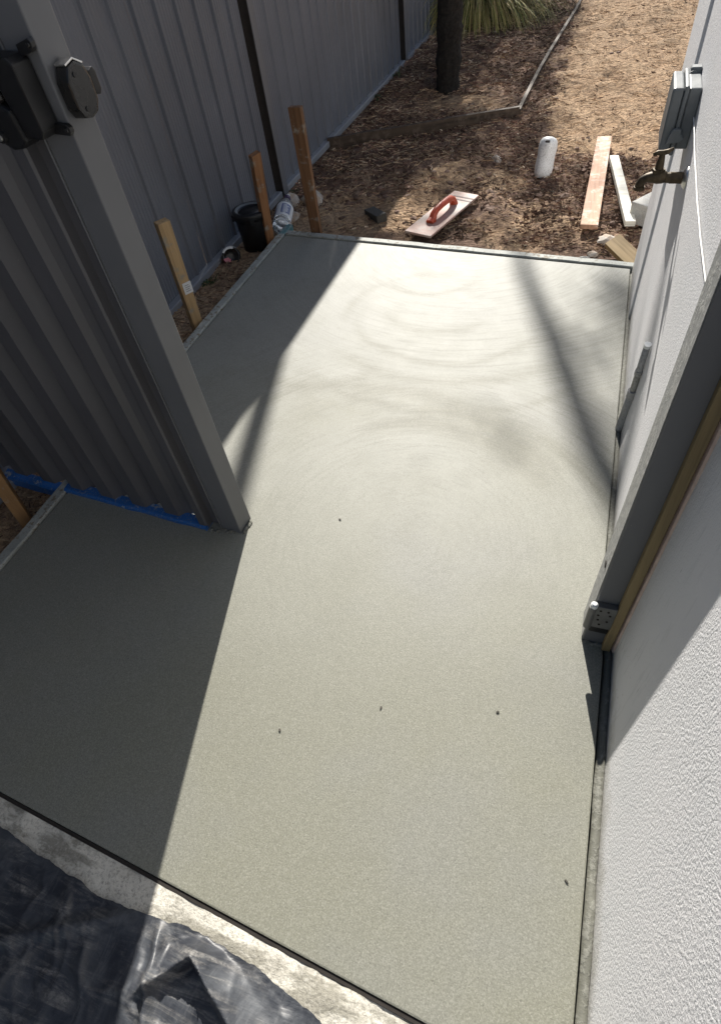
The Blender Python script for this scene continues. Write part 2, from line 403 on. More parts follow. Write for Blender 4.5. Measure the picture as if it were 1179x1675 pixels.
bt.b.inputs['IOR'].default_value = 1.3; bt.color((.86, .93, .97)); bt.bump(bt.noise(bt.coord(), 60, 3), .003, .7)
M['bottle'] = bt.m

# ------------------------------------------------------------------ ground
def ground_z(x, y):
    z = -.062 + .022*fbm(x*1.6, y*1.6, 3) + (.020*fbm(x*7, y*7, 5, 3) + .011*fbm(x*20, y*20, 9, 3))*(.35 + .65*sstep(2.5, 2.9, y))
    far = sstep(3.9, 4.4, y + .42*x + .40)
    z += .018*far
    # raked mulch mound left of centre and the hollow round it
    z += .028*math.exp(-(((x+1.0)/.55)**2 + ((y-3.35)/.16)**2)) - .012*math.exp(-(((x+.55)/.30)**2 + ((y-3.25)/.15)**2))
    if x < -1.46 and y < 2.5: z += .012
    # keep it low under the slab and formwork
    if x > -1.46 and y < 2.30 - .098*(x+.0) and x < .05: z = min(z, -.11)
    return z
def sand_mask(x, y):
    s = .20 + .34*max(0, fbm(x*2.1, y*2.6, 41))
    s += .9*sstep(-.62, -.30, x + .04*(y-4))*sstep(3.35, 3.9, y)      # dried sand, right of the edging
    s += .75*math.exp(-(((x+1.28)/.36)**2 + ((y-2.78)/.30)**2))        # scraped sand by the corner stake
    s += .45*math.exp(-(((x+.92)/.16)**2 + ((y-3.05)/.22)**2))
    s += .30*math.exp(-(((x+.62)/.16)**2 + ((y-3.18)/.10)**2))
    if x < -1.42: s += .40*sstep(2.9, 2.2, y)                          # sandy strip along the fence
    s += .3*math.exp(-(((x+.95)/.35)**2 + ((y-4.35)/.30)**2))
    s += .32*math.exp(-(((x+.35)/.35)**2 + ((y-2.75)/.3)**2))
    return min(1, s)
def grid(name, xs, ys, zf, mat, attr=None):
    nx, ny = len(xs), len(ys)
    V = [(x, y, zf(x, y)) for y in ys for x in xs]
    F = [(j*nx+i, j*nx+i+1, (j+1)*nx+i+1, (j+1)*nx+i) for j in range(ny-1) for i in range(nx-1)]
    me = bpy.data.meshes.new(name); me.from_pydata(V, [], F); me.shade_smooth()
    if attr:
        a = me.color_attributes.new('sand', 'FLOAT_COLOR', 'POINT')
        d = np.ones((len(V), 4), np.float32); d[:, :3] = np.array([attr(v[0], v[1]) for v in V])[:, None]
        a.data.foreach_set('color', d.ravel())
    return link(name, me, mat)
xs = list(np.arange(-1.80, 1.3, .022)); ys = list(np.arange(.2, 4.6, .022)) + list(np.arange(4.6, 8.6, .04)) + [9, 10, 12, 16, 25, 60]
xs = [-60, -20, -6, -3, -2.2] + xs + [2, 4, 10, 60]; ys = [-60, -10, -2, -.6] + ys
g = grid('ground', [float(a) for a in xs], [float(a) for a in ys],
         lambda x, y: ground_z(x, y) if (-1.85 < x < 1.4 and .1 < y < 9) else -.115 if y < .15 else -.07, M['dirt'], sand_mask)
tag(g, kind='structure')

# bark chips and straw: too many to count
def scatter():
    rng = np.random.default_rng(5)
    V = []; F = []; C = []
    def piece(x, y, z, L, W, T, ang, tilt, c):
        ca, sa = math.cos(ang), math.sin(ang); b = len(V)
        bend = rnd.uniform(-.25, .25)
        for (u, v, h) in ((-1, -1, 0), (-1, 1, 0), (-1.1, 0, 1), (1, -.6, 0), (1, .6, 0), (.9, 0, 1)):
            px = u*L/2; py = v*W/2 + bend*L*.5*(1 if u > 0 else 0)
            V.append((x+ca*px-sa*py, y+sa*px+ca*py, z + h*T + tilt*px))
        F.extend([(b, b+1, b+4, b+3), (b, b+3, b+5, b+2), (b+1, b+2, b+5, b+4), (b, b+2, b+1), (b+3, b+4, b+5)])
        C.extend([c]*6)
    n = 0
    while n < 29000:
        y = 2.3 + (rng.random()**1.5)*5.2; x = -1.73 + rng.random()*2.5
        if y < 2.49 - .098*(x+0) and x < .1: continue
        s = sand_mask(x, y)
        if rng.random() < min(.985, s*1.5 - .05 + .5*fbm(x*4, y*4, 33)): continue
        k = .7 + .25*y/3
        mul = fbm(x*3, y*3, 20)
        r = rng.random()
        if r < .62:
            L, W, T = rng.uniform(.006, .024)*k, rng.uniform(.002, .007)*k, rng.uniform(.002, .006); c0 = rng.choice(4, p=[.52, .30, .13, .05])
            c = ((.12, .066, .050), (.28, .165, .12), (.45, .32, .23), (.66, .55, .42))[c0]
        else:
            L, W, T = rng.uniform(.015, .06)*k, rng.uniform(.0011, .0022)*k, .0015; c0 = rng.choice(3)
            c = ((.62, .50, .34), (.42, .31, .20), (.20, .135, .09))[c0]
        j = rng.uniform(.65, 1.15)*(.50 + .75*sstep(-.35, .35, fbm(x*3.2, y*3.8, 51)))
        piece(x, y, ground_z(x, y) + rng.uniform(.000, .010), L, W, T, rng.normal(.15, .9), rng.normal(0, .22), tuple(q*j for q in c)); n += 1
    for _ in range(5000):   # straw lying on the bare sand
        x = -1.70 + rng.random()*2.3; y = 2.45 + rng.random()*4.5
        if y < 2.49 - .098*x and x < .1: continue
        c = ((.62, .46, .29), (.48, .32, .19), (.22, .14, .09))[rng.choice(3)]
        piece(x, y, ground_z(x, y) + rng.uniform(.001, .006), rng.uniform(.02, .07), rng.uniform(.0014, .003), .002, rng.normal(.1, .8), rng.normal(0, .1), c)
    for _ in range(900):    # litter on the sandy strip by the fence
        x = -1.73 + rng.random()*.22; y = .5 + rng.random()*1.9
        c = ((.30, .20, .13), (.16, .10, .07), (.46, .34, .22))[rng.choice(3)]
        piece(x, y, ground_z(x, y) + rng.uniform(0, .004), rng.uniform(.006, .03), rng.uniform(.0014, .005), .003, rng.uniform(0, 6), rng.normal(0, .15), c)
    me = bpy.data.meshes.new('mulch'); me.from_pydata(V, [], F)
    a = me.color_attributes.new('Col', 'FLOAT_COLOR', 'POINT'); d = np.ones((len(V), 4), np.float32); d[:, :3] = np.array(C)
    a.data.foreach_set('color', d.ravel())
    return tag(link('bark_mulch', me, M['chips']), 'loose brown bark mulch and straw strewn over the garden soil', 'mulch', kind='stuff')
scatter()

def clods():        # damp lumps of soil turned up among the mulch
    rr = random.Random(3); V = []; F = []; C = []
    t_ = bmesh.new(); bmesh.ops.create_icosphere(t_, subdivisions=2, radius=1)
    bv = [v.co.copy() for v in t_.verts]; bf = [[v.index for v in f.verts] for f in t_.faces]; t_.free()
    n = 0
    while n < 800:
        x = rr.uniform(-1.68, .5); y = 2.5 + 3.8*rr.random()**1.4
        if y < 2.60 - .098*x and x < .1: continue
        wt = math.exp(-((y-3.35-.3*x)/.25)**2) + .45*max(0, fbm(x*2.2, y*2.6, 61)) + .06
        if sand_mask(x, y) > .75: wt *= .12
        if rr.random() > wt: continue
        r = .004 + .016*rr.random()**2.4; sx, sy, sz = rr.uniform(.8, 1.6), rr.uniform(.8, 1.3), rr.uniform(.45, .8); a = rr.uniform(0, 6.28); b = len(V); z = ground_z(x, y)
        j = rr.uniform(1.0, 2.4); c = (.098*j, .063*j, .047*j)
        for q in bv:
            k = r*(1 + .45*fbm(q.x*1.6+n, q.y*1.6, q.z*1.6, 3))
            px, py = q.x*sx*k, q.y*sy*k
            V.append((x+math.cos(a)*px-math.sin(a)*py, y+math.sin(a)*px+math.cos(a)*py, z-.10*r+q.z*sz*k)); C.append(c)
        F.extend([[b+i for i in f] for f in bf]); n += 1
    me = bpy.data.meshes.new('soil_clods'); me.from_pydata(V, [], F)
    at = me.color_attributes.new('Col', 'FLOAT_COLOR', 'POINT'); d = np.ones((len(V), 4), np.float32); d[:, :3] = np.array(C); at.data.foreach_set('color', d.ravel())
    tag(link('soil_clods', me, M['chips']), 'dark damp clods of soil scattered through the mulch', 'soil', kind='stuff')
clods()

# ------------------------------------------------------------------ concrete slab (skewed a few degrees to the wall)
def near_y(x): return .059 - .0818*(x+1.097)
def far_y(x): return 2.277 - .0985*x
LX = -1.492
bm = bmesh.new()
poly = [(LX, near_y(LX)), (-.001, near_y(0)), (-.001, .66), (-.013, .75), (-.013, far_y(-.013)), (LX+.010, far_y(LX+.010))]
prism(bm, poly, -.12, 0, bev=.003)
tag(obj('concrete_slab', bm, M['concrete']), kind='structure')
# mortar-filled joint at the wall
bm = bmesh.new(); n = 60; ra = []
for i in range(n+1):
    y = -.02 + i*(2.28+.02)/n; h = -.006 + .007*fbm(y*9, 2) + .004*fbm(y*30, 7); wq = .014 + .004*fbm(y*14, 4)
    ox = .017*sstep(.76, .66, y); wq *= .8
    ra.append([bm.verts.new((ox-wq-.004, y, -.05)), bm.verts.new((ox-wq-.003, y, h-.004)), bm.verts.new((ox, y, h+.004)), bm.verts.new((ox+.003, y, -.05))])
for a, b in zip(ra, ra[1:]):
    for k in range(3): bm.faces.new((a[k], a[k+1], b[k+1], b[k]))
tag(obj('mortar_joint', bm, M['joint'], smooth=True), kind='structure')
# old path edge under the cement spill, and the black joint foam
bm = bmesh.new(); ra = []; n = 150
for i in range(n+1):
    x = -1.75 + i*(1.76)/n; y = near_y(x); row = []
    for k in range(9):
        t = k/8; yy = y - .0075 - t*.10
        row.append(bm.verts.new((x, yy, -.004 + .004*fbm(x*12, yy*12, 1) + .0025*fbm(x*45, yy*45, 2) + .003*math.sin(t*3.1))))
    ra.append(row)
for a, b in zip(ra, ra[1:]):
    for k in range(8): bm.faces.new((a[k], b[k], b[k+1], a[k+1]))
tag(obj('path_edge', bm, M['splat'], smooth=True), kind='structure')
bm = bmesh.new()
prism(bm, [(-1.75, near_y(-1.75)-.007), (.0, near_y(0)-.007), (.0, near_y(0)-.001), (-1.75, near_y(-1.75)-.001)], -.10, -.003)
tag(obj('joint_strip', bm, M['foam']), kind='structure')

# ------------------------------------------------------------------ house
def lean(bm):      # the post, its packer and the near wall stand a hair out of plumb
    for v in bm.verts: v.co.x += .013*v.co.z
hs = thing('house_wall', 'long white rendered house wall along the right side', 'wall', (0, 0, 0))
bm = bmesh.new(); box(bm, 0, 4.0, .6905, 2.272, -.15, 2.7)
obj('wall', bm, M['stucco'], hs)
bm = bmesh.new(); box(bm, .018, 4.0, -4, .690, -.15, 2.7); lean(bm)
obj('near_wall', bm, M['stucco'], hs)
bm = bmesh.new(); box(bm, -.006, .05, 1.945, 2.278, -.15, 2.69, bev=.003)
obj('corner_pier', bm, M['stucco'], hs)
bm = bmesh.new()
pts = []
for i in range(41):
    z = .004 + i*.045; pts.append((z, .0045 + .0016*fbm(z*14, 3)))
ra = [[bm.verts.new((.0195, .672 - q*.4, z)), bm.verts.new((.0175-q*.6, .676 - q*.3, z)), bm.verts.new((.0107+q*.2, .686, z)), bm.verts.new((.0107, .6885, z))] for z, q in pts]
for a, b in zip(ra, ra[1:]):
    for k in range(3): bm.faces.new((a[k], a[k+1], b[k+1], b[k]))
lean(bm); obj('render_edge', bm, M['bead'], hs)

# ------------------------------------------------------------------ left fence
FX = -1.747; fpos = [-1.788, .595, 2.978, 5.361, 7.744, 10.127]
fn = thing('steel_fence', 'long slate grey ribbed steel fence down the left side', 'fence', (FX, 0, 0))
def sheet_profile(L, period=.13):
    pr = [(0, 0)]; y = .018
    while y + .03 < L:
        pr += [(y, 0), (y+.005, .009), (y+.015, .009), (y+.022, 0)]; y += period
    pr.append((L, 0)); return pr
def sheet(name, prof, z0, z1, place, mat, parent, thick=.0012):
    bm = bmesh.new(); A = []; 
    for s in (0, thick):
        A.append([[bm.verts.new(place(a, d - s, z)) for (a, d) in prof] for z in (z0, z1)])
    n = len(prof)
    for k, (lo, hi) in enumerate(A):
        for i in range(n-1): bm.faces.new((lo[i], lo[i+1], hi[i+1], hi[i]))
    for e in (0, 1):
        for i in range(n-1): bm.faces.new((A[0][e][i], A[0][e][i+1], A[1][e][i+1], A[1][e][i]))
    return obj(name, bm, mat, parent)
for a, b in zip(fpos, fpos[1:]):
    L = (b-a-.078)/3
    for k in range(3):
        y0 = a+.03+k*L
        sheet('fence_sheet', sheet_profile(L), -.03, 1.72, lambda s, d, z, y0=y0, k=k: (d - .010 - .0015*(k % 2), y0+s, z), M['fence'], fn)
    bm = bmesh.new(); box(bm, -.022, .022, a+.033, b-.040, -.050, -.018, bev=.003)
    obj('bottom_rail', bm, M['rail'], fn)
    bm = bmesh.new(); box(bm, -.022, .022, a+.033, b-.033, 1.715, 1.757, bev=.003)
    obj('top_rail', bm, M['fencepost'], fn)
for p in fpos:
    bm = bmesh.new()
    box(bm, -.056, .024, p-.022, p+.030, -.25, 1.762, bev=.003)
    box(bm, -.054, -.046, p-.075, p-.0225, -.25, 1.755)
    po = obj('fence_post', bm, M['fencepost'], fn)
    bm = bmesh.new(); box(bm, -.050, .0215, p-.0245, p-.0223, -.2, 1.74); obj('slot_shade', bm, M['foam'], po)  # flat black strip standing in for the shade inside the open channel

# ------------------------------------------------------------------ fixed panel beside the opening, with its latch post
sp = thing('fixed_panel', 'dark charcoal corrugated steel panel with square end post at the opening', 'fence panel', (-.905, .780, 0), (0, 0, R(-3.72)))
bm = bmesh.new(); box(bm, -.058, 0, 0, .054, -.10, 1.76, bev=.0022, seg=2); obj('end_post', bm, M['post'], sp)
bm = bmesh.new(); box(bm, -.061, -.0585, -.0025, .03, .004, 1.755, bev=.001); obj('post_lip', bm, M['post'], sp)
bm = bmesh.new()
prism(bm, [(-.094, .010), (-.094, -.010), (-.098, -.014), (-.118, -.014), (-.120, -.010), (-.120, .002), (-.123, .002), (-.123, .030), (-.0615, .030), (-.0615, .010)], .004, 1.75)
obj('side_channel', bm, M['panel'], sp)
prof = [(-.124, .018), (-.132, .018)]
x = -.150
prof += [(-.160, .016), (-.176, .008), (-.188, -.006)]
x = -.188
while x > -.86:
    prof += [(x, -.006), (x-.046, -.006), (x-.060, .022), (x-.088, .022), (x-.112, -.006)]; x -= .112
pp = [prof[0]]
for q in prof[1:]:
    if abs(q[0]-pp[-1][0]) > 1e-5: pp.append(q)
sheet('corrugated_sheet', pp, .010, 1.72, lambda s, d, z: (s, d, z), M['panel'], sp)
bm = bmesh.new(); box(bm, -.845, -.125, -.012, .032, 1.715, 1.757, bev=.003); obj('top_rail', bm, M['post'], sp)
# mortar crumbs where the post meets the slab
bm = bmesh.new()
for i in range(34):
    t = rnd.random(); px = -.118 + t*.118; py = -.012 + rnd.uniform(-.007, .005) + (.012 if px > -.06 else 0)
    if i > 24: px = .004 + rnd.uniform(-.002, .004); py = rnd.uniform(0, .055)
    r = rnd.uniform(.002, .0055)
    mt = Matrix.Translation((px, py, r*.4)) @ Matrix.Rotation(rnd.uniform(0, 3), 4, 'Z') @ Matrix.Diagonal((rnd.uniform(.8, 2), 1, .8, 1))
    bmesh.ops.create_icosphere(bm, subdivisions=1, radius=r, matrix=mt)
tag(obj('mortar_crumbs', bm, M['joint'], sp), kind='stuff')
# blue strip beneath
bm = bmesh.new(); ra = []
for i in range(61):
    s = -.02 - i*.0138 - .075; wv = .002*fbm(s*12, 3)
    z1 = .012 + .003*fbm(s*9, 8) - (.018 if s < -.60 else 0)
    ra.append([bm.verts.new((s, -.020+wv, -.04)), bm.verts.new((s, -.020+wv, z1-.004)), bm.verts.new((s, -.015+wv, z1)), bm.verts.new((s, .010, z1+.004)), bm.verts.new((s, .014, -.04))])
for a, b in zip(ra, ra[1:]):
    for k in range(4): bm.faces.new((a[k], a[k+1], b[k+1], b[k]))
bm.faces.new(ra[0]); bm.faces.new(ra[-1][::-1])
o = obj('blue_strip', bm, M['blue']); o.location = (-.905, .780, 0); o.rotation_euler = (0, 0, R(-3.72))
tag(o, 'bright blue plastic strip lying along the foot of the corrugated panel', 'plastic strip')

# ------------------------------------------------------------------ latch on the post (front) and lock on the post side
la = thing('gate_latch', 'black plastic gate latch screwed to the front of the panel post', 'latch', (-.905, .778, .93), (0, 0, R(-3.72)))
MX = Matrix(((1, 0, 0, 0), (0, 0, -1, 0), (0, 1, 0, 0), (0, 0, 0, 1)))     # polygon (x, z) extruded towards -y
bm = bmesh.new()
prism(bm, [(-.052, .004), (-.024, .002), (-.016, .012), (-.018, .090), (-.026, .098), (-.060, .100), (-.066, .092), (-.060, .05)], 0.0005, .034, MX, bev=.003)
obj('latch_body', bm, M['black'], la)
for (z, dz, x1) in ((.092, .006, .004), (.002, -.002, .008)):
    bm = bmesh.new()
    prism(bm, [(-.024, z), (x1-.004, z+dz), (x1, z+dz+.004), (x1, z+dz+.010), (x1-.004, z+dz+.014), (-.024, z+.014)], .0005, .009, MX, bev=.0012)
    t_ = obj('mounting_tab', bm, M['black'], la)
    bm = bmesh.new(); bmesh.ops.create_cone(bm, cap_ends=True, segments=12, radius1=.0035, radius2=.003, depth=.002, matrix=MX @ Matrix.Translation((x1-.006, z+dz+.007, .0098)))
    obj('screw', bm, M['gloss'], t_)
bm = bmesh.new()
prism(bm, [(-.060, .062), (-.060, .098), (-.078, .100), (-.125, .078), (-.128, .058), (-.085, .058)], .003, .030, MX, bev=.003)
obj('upper_arm', bm, M['black'], la)
bm = bmesh.new()
prism(bm, [(-.050, .002), (-.055, .040), (-.072, .048), (-.094, .030), (-.104, .012), (-.100, .000), (-.082, -.010), (-.062, -.008)], .004, .040, MX, bev=.004)
lk = obj('lock_case', bm, M['black'], la)
bm = bmesh.new(); bmesh.ops.create_cone(bm, cap_ends=True, segments=20, radius1=.0085, radius2=.0075, depth=.006, matrix=MX @ Matrix.Translation((-.091, .008, .042)))
kc = obj('key_cylinder', bm, M['black'], lk)
bm = bmesh.new(); bmesh.ops.create_cone(bm, cap_ends=True, segments=16, radius1=.0042, radius2=.0036, depth=.003, matrix=MX @ Matrix.Translation((-.091, .008, .0462)))
obj('key_face', bm, M['steel'], lk)
bm = bmesh.new(); bmesh.ops.create_uvsphere(bm, u_segments=14, v_segments=8, radius=.0075, matrix=MX @ Matrix.Translation((-.072, .054, .030)))
obj('release_button', bm, M['gloss'], la, True)
bm = bmesh.new()
prism(bm, [(-.078, .052), (-.080, .044), (-.090, .046), (-.104, .058), (-.100, .061), (-.086, .060)], .008, .013, MX)
obj('latch_tongue', bm, M['steel'], la)

lb = thing('side_lock', 'dark octagonal lock cover on the opening side of the panel post', 'lock', (-.9035, .786, .945), (0, 0, R(-3.72)))
MY = Matrix(((0, 0, 1, 0), (1, 0, 0, 0), (0, 1, 0, 0), (0, 0, 0, 1)))      # polygon (y, z) extruded towards +x
bm = bmesh.new()
prism(bm, [(.006, .0), (.000, .012), (-.001, .044), (.008, .060), (.024, .064), (.038, .056), (.044, .040), (.043, .014), (.034, .001), (.02, -.003)], .0005, .024, MY, bev=.0034)
obj('lock_cover', bm, M['gloss'], lb)
for (y, z) in ((.014, .050), (.014, .010)):
    bm = bmesh.new(); bmesh.ops.create_cone(bm, cap_ends=True, segments=12, radius1=.0036, radius2=.003, depth=.002, matrix=MY @ Matrix.Translation((y, z, .0245)))
    obj('screw', bm, M['black'], lb)
bm = bmesh.new(); prism(bm, [(.007, .0605), (.024, .0648), (.039, .0565), (.041, .0585), (.024, .0675), (.006, .0632)], .002, .022, MY, bev=.0008); obj('top_cap', bm, M['chrome'], lb)
bm = bmesh.new(); prism(bm, [(.046, .020), (.046, .046), (.056, .050), (.060, .044), (.060, .022), (.055, .016)], .001, .020, MY, bev=.002)
obj('latch_button', bm, M['black'], lb)

# ------------------------------------------------------------------ hinge post on the wall
hp = thing('hinge_post', 'narrow charcoal steel gate post fixed against the white wall', 'post', (0, 0, 0))
bm = bmesh.new(); box(bm, -.046, .0015, .690, .760, -.05, 1.8, bev=.002, seg=2); lean(bm); obj('post', bm, M['post'], hp)
bm = bmesh.new(); box(bm, -.0472, -.0462, .6935, .757, .002, 1.78); lean(bm); obj('sunlit_side_face', bm, m_spatter('sunlit_spattered_steel', (.27, .275, .27), (.46, .46, .44), .40, .6, 70), hp)  # paler base colour puts the grazing sun into this face, under cement spatter
bm = bmesh.new(); bmesh.ops.create_cone(bm, cap_ends=True, segments=16, radius1=.007, radius2=.007, depth=.002, matrix=Matrix.Translation((-.0447, .720, .235)) @ Matrix.Rotation(R(90), 4, 'Y'))
obj('bolt_hole', bm, M['foam'], hp)
bm = bmesh.new()
for i in range(26):
    r = rnd.uniform(.002, .005)
    mt = Matrix.Translation((rnd.uniform(-.044, .0), .688+rnd.uniform(-.004, .002), r*.3)) @ Matrix.Diagonal((rnd.uniform(1, 2), 1, .7, 1))
    bmesh.ops.create_icosphere(bm, subdivisions=1, radius=r, matrix=mt)
tag(obj('mortar_crumbs', bm, M['joint'], hp), kind='stuff')
bt_ = thing('timber_batten', 'olive brown timber batten packed between hinge post and white wall', 'batten', (0, 0, 0))
bm = bmesh.new(); box(bm, -.0060, .0105, .6745, .6897, .001, 1.78, bev=.001); lean(bm)
obj('packer', bm, M['batten'], bt_)
HT = Matrix.Translation((-.046, .690, .085))
def hobj(name, bm, mat, par):
    for v in bm.verts: v.co = HT @ v.co
    return obj(name, bm, mat, par)
hg = hobj('hinge', tubem([(-.002, -.012, -.006), (-.002, -.012, .066)], .0075, 14), M['zinc'], hp)
bm = bmesh.new(); box(bm, .002, .042, -.0135, -.0005, -.004, .070, bev=.001); hobj('hinge_leaf', bm, M['zinc'], hg)
for i, (x, z) in enumerate(((.013, .058), (.027, .058), (.011, .042), (.032, .046), (.013, .026), (.030, .024), (.018, .010))):
    bm = bmesh.new(); bmesh.ops.create_cone(bm, cap_ends=True, segments=10, radius1=.0024, radius2=.0024, depth=.001, matrix=MX @ Matrix.Translation((x, z, .0139)))
    hobj('screw_hole', bm, M['foam'], hg)
hobj('pin_cap', tubem([(-.001, -.012, .066), (-.001, -.012, .074), (-.001, -.012, .077)], [.0068, .0068, .004], 14), M['whitepl'], hg)
bm = bmesh.new(); box(bm, .004, .040, -.0085, -.0005, -.030, -.006, bev=.001); hobj('lower_leaf', bm, M['black'], hg)

# ------------------------------------------------------------------ things on the wall
bx = thing('switch_box', 'grey plastic weatherproof switch box on the wall above the tap', 'switch box', (0, 1.66, .60))
bm = bmesh.new(); box(bm, -.026, -.0005, .012, .122, .004, .124, bev=.003, seg=2); obj('back_box', bm, M['greyplastic'], bx)
bm = bmesh.new(); box(bm, -.036, -.027, .0, .136, -.006, .131, bev=.003, seg=2); obj('flange', bm, M['greyplastic'], bx)
bm = bmesh.new(); box(bm, -.060, -.0365, .003, .133, -.003, .127, bev=.005, seg=3); obj('cover', bm, M['greyplastic'], bx)
bm = bmesh.new(); prism(bm, [(-.050, .022), (-.020, .026), (-.014, .034), (-.022, .042), (-.024, .052), (-.040, .052), (-.046, .040)], .0, .012, Matrix(((1,0,0,0),(0,0,-1,0),(0,1,0,0),(0,0,0,1))), bev=.002)
obj('clip', bm, M['greyplastic'], bx)
bm = bmesh.new(); box(bm, -.024, -.0005, .124, .150, .100, .134, bev=.002); obj('bracket', bm, M['greyplastic'], bx)
obj('cable_gland', tubem([(-.018, .118, .120), (-.018, .150, .120)], .009, 14), M['greyplastic'], bx)

tp = thing('garden_tap', 'weathered bronze garden tap sticking out of the white wall', 'tap', (0, 1.52, .60))
bm = bmesh.new(); lathe(bm, [(.004, -.001), (.022, -.001), (.022, .002), (.015, .008), (.010, .010)], 24, Matrix.Rotation(R(-90), 4, 'Y')); obj('flange', bm, M['steel'], tp, True)
bm = bmesh.new(); tube(bm, [(-.008, 0, 0), (-.034, 0, 0)], .0125, 6); tube(bm, [(-.030, 0, 0), (-.042, 0, 0)], .0105, 16); obj('union_nut', bm, M['bronze'], tp)
bm = bmesh.new()
tube(bm, [(-.040, 0, 0), (-.046, 0, .001), (-.058, 0, .002), (-.068, 0, .001), (-.080, 0, -.001), (-.088, 0, -.006), (-.091, 0, -.014), (-.091, 0, -.020)],
     [.009, .0125, .0145, .012, .0095, .0095, .0095, .0105], 18)
obj('body', bm, M['bronze'], tp, True)
obj('spout_lip', tubem([(-.091, 0, -.019), (-.091, 0, -.025)], .0118, 18), M['bronze'], tp)
bm = bmesh.new(); tube(bm, [(-.060, 0, .010), (-.060, 0, .018)], .0135, 6); tube(bm, [(-.060, 0, .018), (-.060, 0, .030), (-.060, 0, .047)], [.009, .008, .0055], 14); obj('bonnet', bm, M['bronze'], tp)
bm = bmesh.new()
tube(bm, [(-.078, -.004, .046), (-.070, -.002, .050), (-.060, 0, .049), (-.050, .002, .051), (-.040, .005, .056)], [.0035, .005, .0055, .005, .003], 10); obj('handle', bm, M['bronze'], tp, True)

bm = bmesh.new(); pts = []
for i in range(26):
    t = i/25; y = 1.66 - t*.918; pts.append((-.0045, y, .672 + .024*t - .018*math.sin(t*math.pi) + .002*fbm(t*7, 1)))
tube(bm, pts, .0012, 6)
obj('white_cord', bm, M['cord'], hs)

wp = thing('pipe_stub', 'pale cement-splashed plastic pipe stub against the wall at the slab edge', 'pipe', (-.004, 1.375, 0))
obj('lower_pipe', tubem([(0, .008, -.05), (-.001, .002, .02), (-.002, -.018, .09), (-.003, -.042, .155)], [.0125, .012, .0108, .010], 14), M['pvc'], wp, True)
obj('upper_pipe', tubem([(-.003, -.042, .157), (-.004, -.062, .24), (-.005, -.084, .325)], .0075, 14), M['pvc'], wp, True)
obj('collar', tubem([(-.003, -.040, .146), (-.0035, -.046, .172)], .0112, 14), M['pvc'], wp)
obj('clip', tubem([(-.004, -.060, .232), (-.004, -.064, .246)], .0094, 10), M['pvc'], wp)
obj('end_plug', tubem([(-.005, -.084, .325), (-.0052, -.0865, .334)], .008, 12), M['whitepl'], wp)

# ------------------------------------------------------------------ formwork boards and stakes
def board(name, label, p0, p1, wd, z0, z1, mat, ext=0):
    p0 = Vector(p0); p1 = Vector(p1); d = (p1-p0); L = d.length; ang = math.atan2(d.y, d.x)
    o = thing(name, label, 'formwork board', (p0.x, p0.y, 0), (0, 0, ang))
    n = 40; bm = bmesh.new(); ra = []
    for i in range(n+1):
        s = i*L/n; a = .0015*fbm(s*7, z1, 3); b = .0018*fbm(s*9, 2, 7)
        ra.append([bm.verts.new((s, 0+a, z0)), bm.verts.new((s, a, z1+b-.003)), bm.verts.new((s, .003+a, z1+b)), bm.verts.new((s, wd-.003+a, z1+b+.001)), bm.verts.new((s, wd+a, z1+b-.002)), bm.verts.new((s, wd+a, z0))])
    for a, b in zip(ra, ra[1:]):
        for k in range(5): bm.faces.new((a[k], a[k+1], b[k+1], b[k]))
    bm.faces.new(ra[0]); bm.faces.new(ra[-1][::-1])
    obj('board', bm, mat, o); return o
fb = board('form_board', 'cement-splashed timber formwork board along the far end of the slab', (-1.484, far_y(-1.484)+.005), (-.002, far_y(-.002)+.005), .033, -.10, .006, M['form'])
# board on the fence side: from under the panel to past the far corner
lb2 = board('form_board', 'cement-splashed timber formwork board along the fence side of the slab', (LX-.004, -.05), (-1.487, 2.425), .033, -.10, .006, M['form'])
tl = bmesh.new(); box(tl, 2.478, 2.575, .001, .032, -.10, .004, bev=.002); obj('teal_end', tl, M['formteal'], lb2)

def stake(label, base, top, a, b, ang, mat, chop=0, name='timber_stake'):
    base = Vector(base); top = Vector(top); d = top-base
    o = thing(name, label, 'timber stake', base, group='timber stakes holding the formwork')
    q = Vector((0, 0, 1)).rotation_difference(d).to_matrix().to_4x4() @ Matrix.Rotation(ang, 4, 'Z')
    bm = bmesh.new(); box(bm, -a/2, a/2, -b/2, b/2, -.12, d.length, bev=.0016)
    for v in bm.verts:
        if v.co.z > .05: v.co.z += chop*v.co.x/a
        else: v.co.x *= .8
        v.co += Vector((.0015*fbm(v.co.z*5, a*99, 1), .0015*fbm(v.co.z*5, b*99, 2), 0))
        v.co = q @ v.co
    obj('stake', bm, mat, o); return o
s1 = stake('pale timber stake with white sticker beside the fixed panel', (-1.553, 1.700, -.04), (-1.538, 1.690, .385), .046, .034, R(58), M['stake'])
s2 = stake('short brown timber stake standing right in front of black bucket', (-1.550, 2.385, -.04), (-1.520, 2.372, .355), .044, .030, R(58), M['redstake'], .008)
s3 = stake('tallest red brown timber stake, at the far corner of the slab', (-1.350, 2.480, -.04), (-1.352, 2.474, .487), .054, .026, R(2), M['darkstake'])
s4 = stake('orange brown timber stake low at left, in front of the blue strip', (-1.590, .700, -.04), (-1.560, .715, .34), .040, .022, R(40), M['oldstake'])
